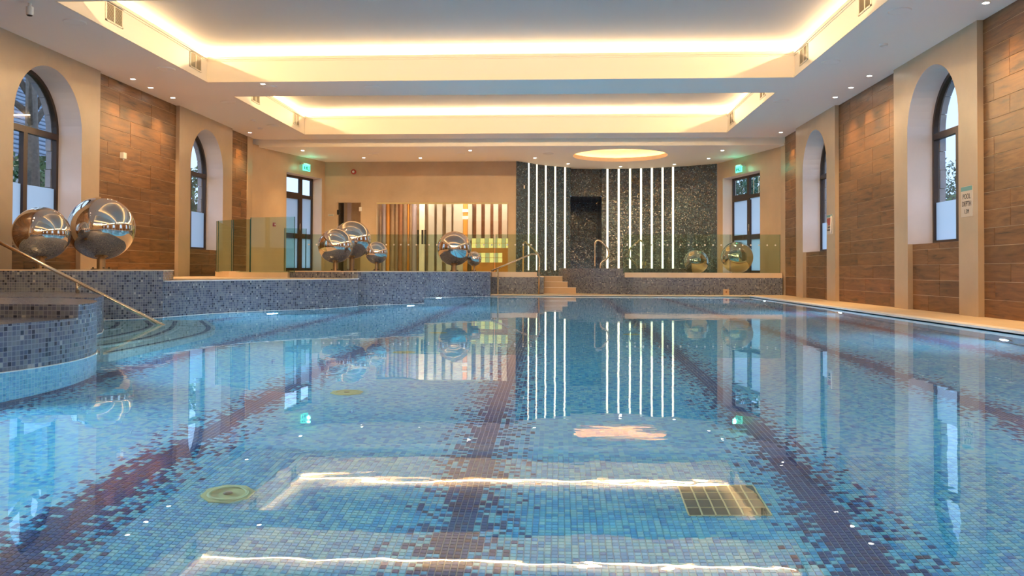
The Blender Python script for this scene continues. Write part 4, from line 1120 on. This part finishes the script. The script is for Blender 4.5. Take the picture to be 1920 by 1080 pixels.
# shower head in the dark niche
q = at(1121, 380, 1, 27.3)
sh = empty('shower_head', q, 'chrome shower head high in the dark niche', 'shower')
mb = MB(); mb.tube([(1.3, 27.3, q.z+0.02), (q.x, 27.3, q.z+0.02), (q.x-0.03, 27.28, q.z-0.02)], 0.012, n=8); mb.build('arm', M['steel'], sh)
mb = MB(); mb.lathe((q.x-0.04, 27.27, 0), [(0.015, q.z), (0.05, q.z-0.04), (0.001, q.z-0.045)], n=12); mb.build('rose', M['steel'], sh)
# ---- things on the pool floor
def drain(x, y, label):
    root = empty('floor_drain', (x, y, FZ), label, 'drain', 'octagonal pool floor drains')
    oc = arc((x, y), 0.11, 22.5, 382.5, 8)[:-1]
    mb = MB(); mb.prism(oc, FZ, FZ+0.012, M['drain'], M['drain']); mb.build('plate', parent=root)
    mb = MB(); mb.lathe((x, y, 0), [(0.085, FZ+0.012), (0.082, FZ+0.02), (0.072, FZ+0.02), (0.07, FZ+0.012)], n=24); mb.build('ring', M['drain'], root)
    mb = MB(); mb.lathe((x, y, 0), [(0.02, FZ+0.012), (0.018, FZ+0.022), (0.001, FZ+0.022)], n=12); mb.build('screw_cap', M['grate'], root)
for (x, y, l) in ((-1.385, 3.575, 'octagonal yellow-green drain on the pool floor, nearest one on the left'), (-1.405, 5.69, 'octagonal drain on the pool floor, second from the camera on the left'), (-1.42, 7.9, 'octagonal drain on the pool floor, third from the camera on the left'), (-1.40, 10.0, 'octagonal drain on the pool floor, fourth and smallest on the left'),
                  (0.84, 9.97, 'octagonal drain on the pool floor right of the middle'), (3.1, 18.0, 'octagonal drain far on the right of the pool floor')):
    drain(x, y, l)
root = empty('floor_grate', (0.68, 3.66, FZ), 'square dark grate with brass bars set in the pool floor', 'grate')
gx0, gx1, gy0, gy1 = 0.52, 0.845, 3.49, 3.83
mb = MB(); mb.box((gx0, gy0, FZ), (gx1, gy1, FZ+0.008)); mb.build('plate', M['grate'], root)
for k in range(7):
    x = gx0+(gx1-gx0)*k/6
    mb = MB(); mb.box((x-0.003, gy0, FZ+0.008), (x+0.003, gy1, FZ+0.016)); mb.build('bar', M['brass'], root)
for k in range(5):
    y = gy0+(gy1-gy0)*k/4
    mb = MB(); mb.box((gx0, y-0.0025, FZ+0.008), (gx1, y+0.0025, FZ+0.013)); mb.build('cross_bar', M['brass'], root)
# ---- underwater lamps
def uwlamp(x, y, z, nx_, ny_, label):
    n = Vector((nx_, ny_, 0)).normalized(); t = Vector((-n.y, n.x, 0))
    root = empty('underwater_lamp', (x, y, z), label, 'pool light')
    c = Vector((x, y, z))+n*0.02
    mb = MB(); mb.face([c+t*0.085*math.cos(a)+Vector((0, 0, 0.085*math.sin(a))) for a in [k*math.pi/10 for k in range(20)]]); mb.build('lens', M['uwlens'], root)
    mb = MB(); K_ = 20
    for k in range(K_):
        a0, a1 = 2*math.pi*k/K_, 2*math.pi*(k+1)/K_
        def P_(r, a, o): return c+t*r*math.cos(a)+Vector((0, 0, r*math.sin(a)))+n*o
        mb.face([P_(0.085, a0, 0.004), P_(0.085, a1, 0.004), P_(0.12, a1, 0.002), P_(0.12, a0, 0.002)]); mb.face([P_(0.12, a0, 0.002), P_(0.12, a1, 0.002), P_(0.12, a1, -0.02), P_(0.12, a0, -0.02)])
    mb.build('bezel', M['steel'], root)
    L = bpy.data.lights.new('lamp', 'AREA'); L.shape = 'DISK'; L.size = 0.16; L.energy = POOLW; L.color = (0.55, 0.78, 1.0); L.spread = math.radians(170)
    o = bpy.data.objects.new('lamp', L); COL.objects.link(o); o.parent = root
    o.rotation_euler = (n).to_track_quat('-Z', 'Y').to_euler(); o.location = n*0.03
for (y, l) in ((9.2, 'underwater lamp on the right pool wall, nearest one'), (14.4, 'underwater lamp on the right pool wall, middle one'), (19.6, 'underwater lamp on the right pool wall, furthest one'), (4.0, 'underwater lamp on the right pool wall, beside the camera'), (0.9, 'underwater lamp on the right pool wall, behind the lower frame')):
    uwlamp(PX, y, -0.95, -1, 0, l)
uwlamp(-4.40, 13.06, -0.85, 0.6, -0.8, 'underwater lamp in the curved left deck edge')
uwlamp(-2.76, 15.93, -0.72, 0.75, -0.66, 'underwater lamp at the end of the middle plinth')
uwlamp(-2.78, 19.78, -0.42, 0.75, -0.66, 'underwater lamp in front of the furthest plinth')
a_ = math.radians(30); uwlamp(TCN[0]+TR*math.cos(a_), TCN[1]+TR*math.sin(a_), -0.20, math.cos(a_), math.sin(a_), 'underwater lamp on the curved front block beside the steps')
for d_g in (-38,):
    a_ = math.radians(d_g); uwlamp(TCN[0]+TR*math.cos(a_), TCN[1]+TR*math.sin(a_), -0.75, math.cos(a_), math.sin(a_), 'underwater lamp on the curved front block, towards the camera')
# ---- outside
mb = MB()
for (gx_0, gy_0, gx_1, gy_1) in ((-60, -30, XL-0.85, 90), (XR+0.85, -30, 60, 90), (XL-0.85, 29.5, XR+0.85, 90), (XL-0.85, -30, XR+0.85, YB-0.3)):
    mb.face([(gx_0, gy_0, -0.25), (gx_1, gy_0, -0.25), (gx_1, gy_1, -0.25), (gx_0, gy_1, -0.25)])
ground = struct(mb.build('ground', M['grass']))
def tree(name, x, y, h, cr, seed, mat, label, trunk_r=0.22, lean=(0, 0), n=2600, zmax=99):
    rnd = random.Random(seed)
    root = empty(name, (x, y, -0.25), label, 'tree')
    mb = MB()
    top = Vector((x+lean[0], y+lean[1], h*0.62))
    base = Vector((x, y, -0.25)); mid = base.lerp(top, 0.5)+Vector((0.1, -0.1, 0))
    mb.tube([base, mid, top], [trunk_r, trunk_r*0.75, trunk_r*0.45], n=10)
    tips = [top]
    for k in range(7):
        a = rnd.uniform(0, 6.28); s = base.lerp(top, rnd.uniform(0.35, 0.95))
        e = s+Vector((math.cos(a)*cr*0.7, math.sin(a)*cr*0.7, rnd.uniform(0.5, 1.8)))
        mb.tube([s, s.lerp(e, 0.5)+Vector((0, 0, 0.15)), e], [trunk_r*0.4, trunk_r*0.25, trunk_r*0.08], n=6); tips.append(e)
    mb.build('trunk', M['bark'], root)
    vs = []; fs_ = []
    for k in range(n):
        c = rnd.choice(tips); a = rnd.uniform(0, 6.28); b = rnd.uniform(-1, 1); r = cr*0.62*rnd.random()**0.5
        q = c+Vector((math.cos(a)*math.sqrt(1-b*b)*r, math.sin(a)*math.sqrt(1-b*b)*r, b*r*0.8))
        if q.z > zmax: continue
        s = rnd.uniform(0.05, 0.12); u = Vector((rnd.uniform(-1, 1), rnd.uniform(-1, 1), rnd.uniform(-1, 1))).normalized(); v = u.orthogonal().normalized()
        i = len(vs); vs += [q+u*s, q+v*s*0.5, q-u*s, q-v*s*0.5]; fs_.append((i, i+1, i+2, i+3))
    me = bpy.data.meshes.new('foliage'); me.from_pydata([tuple(v) for v in vs], [], fs_); me.materials.append(mat)
    o = bpy.data.objects.new('foliage', me); COL.objects.link(o); o.parent = root; o.location = -Vector(root.location)
    return root
tree('garden_tree', -12.6, 20.0, 9.4, 1.6, 3, M['leaf'], 'leafy garden tree with a thick grey trunk outside the near left window', 0.22, (0.5, -0.9), 4500, zmax=3.7)
tree('garden_tree', -15.0, 22.6, 9.0, 1.6, 4, M['leaf'], 'slanting garden tree in front of the pale wall outside the near left window', 0.20, (1.4, 1.6), 4000, zmax=3.6)
tree('garden_tree', -11.5, 27.2, 4.0, 0.75, 5, M['leaf'], 'small bright green shrub tree outside the far left window', 0.08, (0, 0), 1500)
tree('garden_tree', 16.9, 36.0, 6.2, 3.0, 6, M['darkleaf'], 'broad dark tree outside the near right window', 0.3, (0, 0), 9000)
tree('garden_tree', 12.4, 26.5, 2.3, 0.8, 9, M['leaf'], 'low bushy tree nearer than the broad dark tree outside right', 0.12, (0, 0), 2500)
tree('fir_tree', 7.3, 33.5, 5.6, 1.8, 7, M['darkleaf'], 'dark green tree behind the left half of the right exit door', 0.2, (0, 0), 5000)
tree('fir_tree', 10.9, 40.0, 7.0, 2.0, 8, M['leaf'], 'brighter green tree behind the right half of the right exit door', 0.2, (0, 0), 5000)
hs = empty('neighbour_house', (-19, 24, -0.25), 'white neighbouring house with a blue slate roof outside the left windows', 'house')
mb = MB(); mb.box((-24, 17, -0.25), (-16.5, 31, 4.0)); mb.build('wall', M['render'], hs)
mb = MB(); mb.face([(-16.2, 16.6, 3.9), (-16.2, 31.4, 3.9), (-20.2, 31.4, 8.2), (-20.2, 16.6, 8.2)]); mb.face([(-20.2, 16.6, 8.2), (-20.2, 31.4, 8.2), (-24.3, 31.4, 3.9), (-24.3, 16.6, 3.9)]); mb.build('roof', M['slate'], hs)
for k in range(24):
    t = k/24; xk0 = -16.2-4.0*t; zk0 = 3.9+4.3*t
    mb = MB(); mb.box((xk0-0.17, 16.6, zk0+0.02), (xk0+0.02, 31.4, zk0+0.06)); mb.build('slate_course', M['slate'], hs)
mb = MB(); mb.box((-16.5, 21.0, 1.2), (-16.44, 22.2, 2.6)); mb.build('window', M['bronze'], hs)
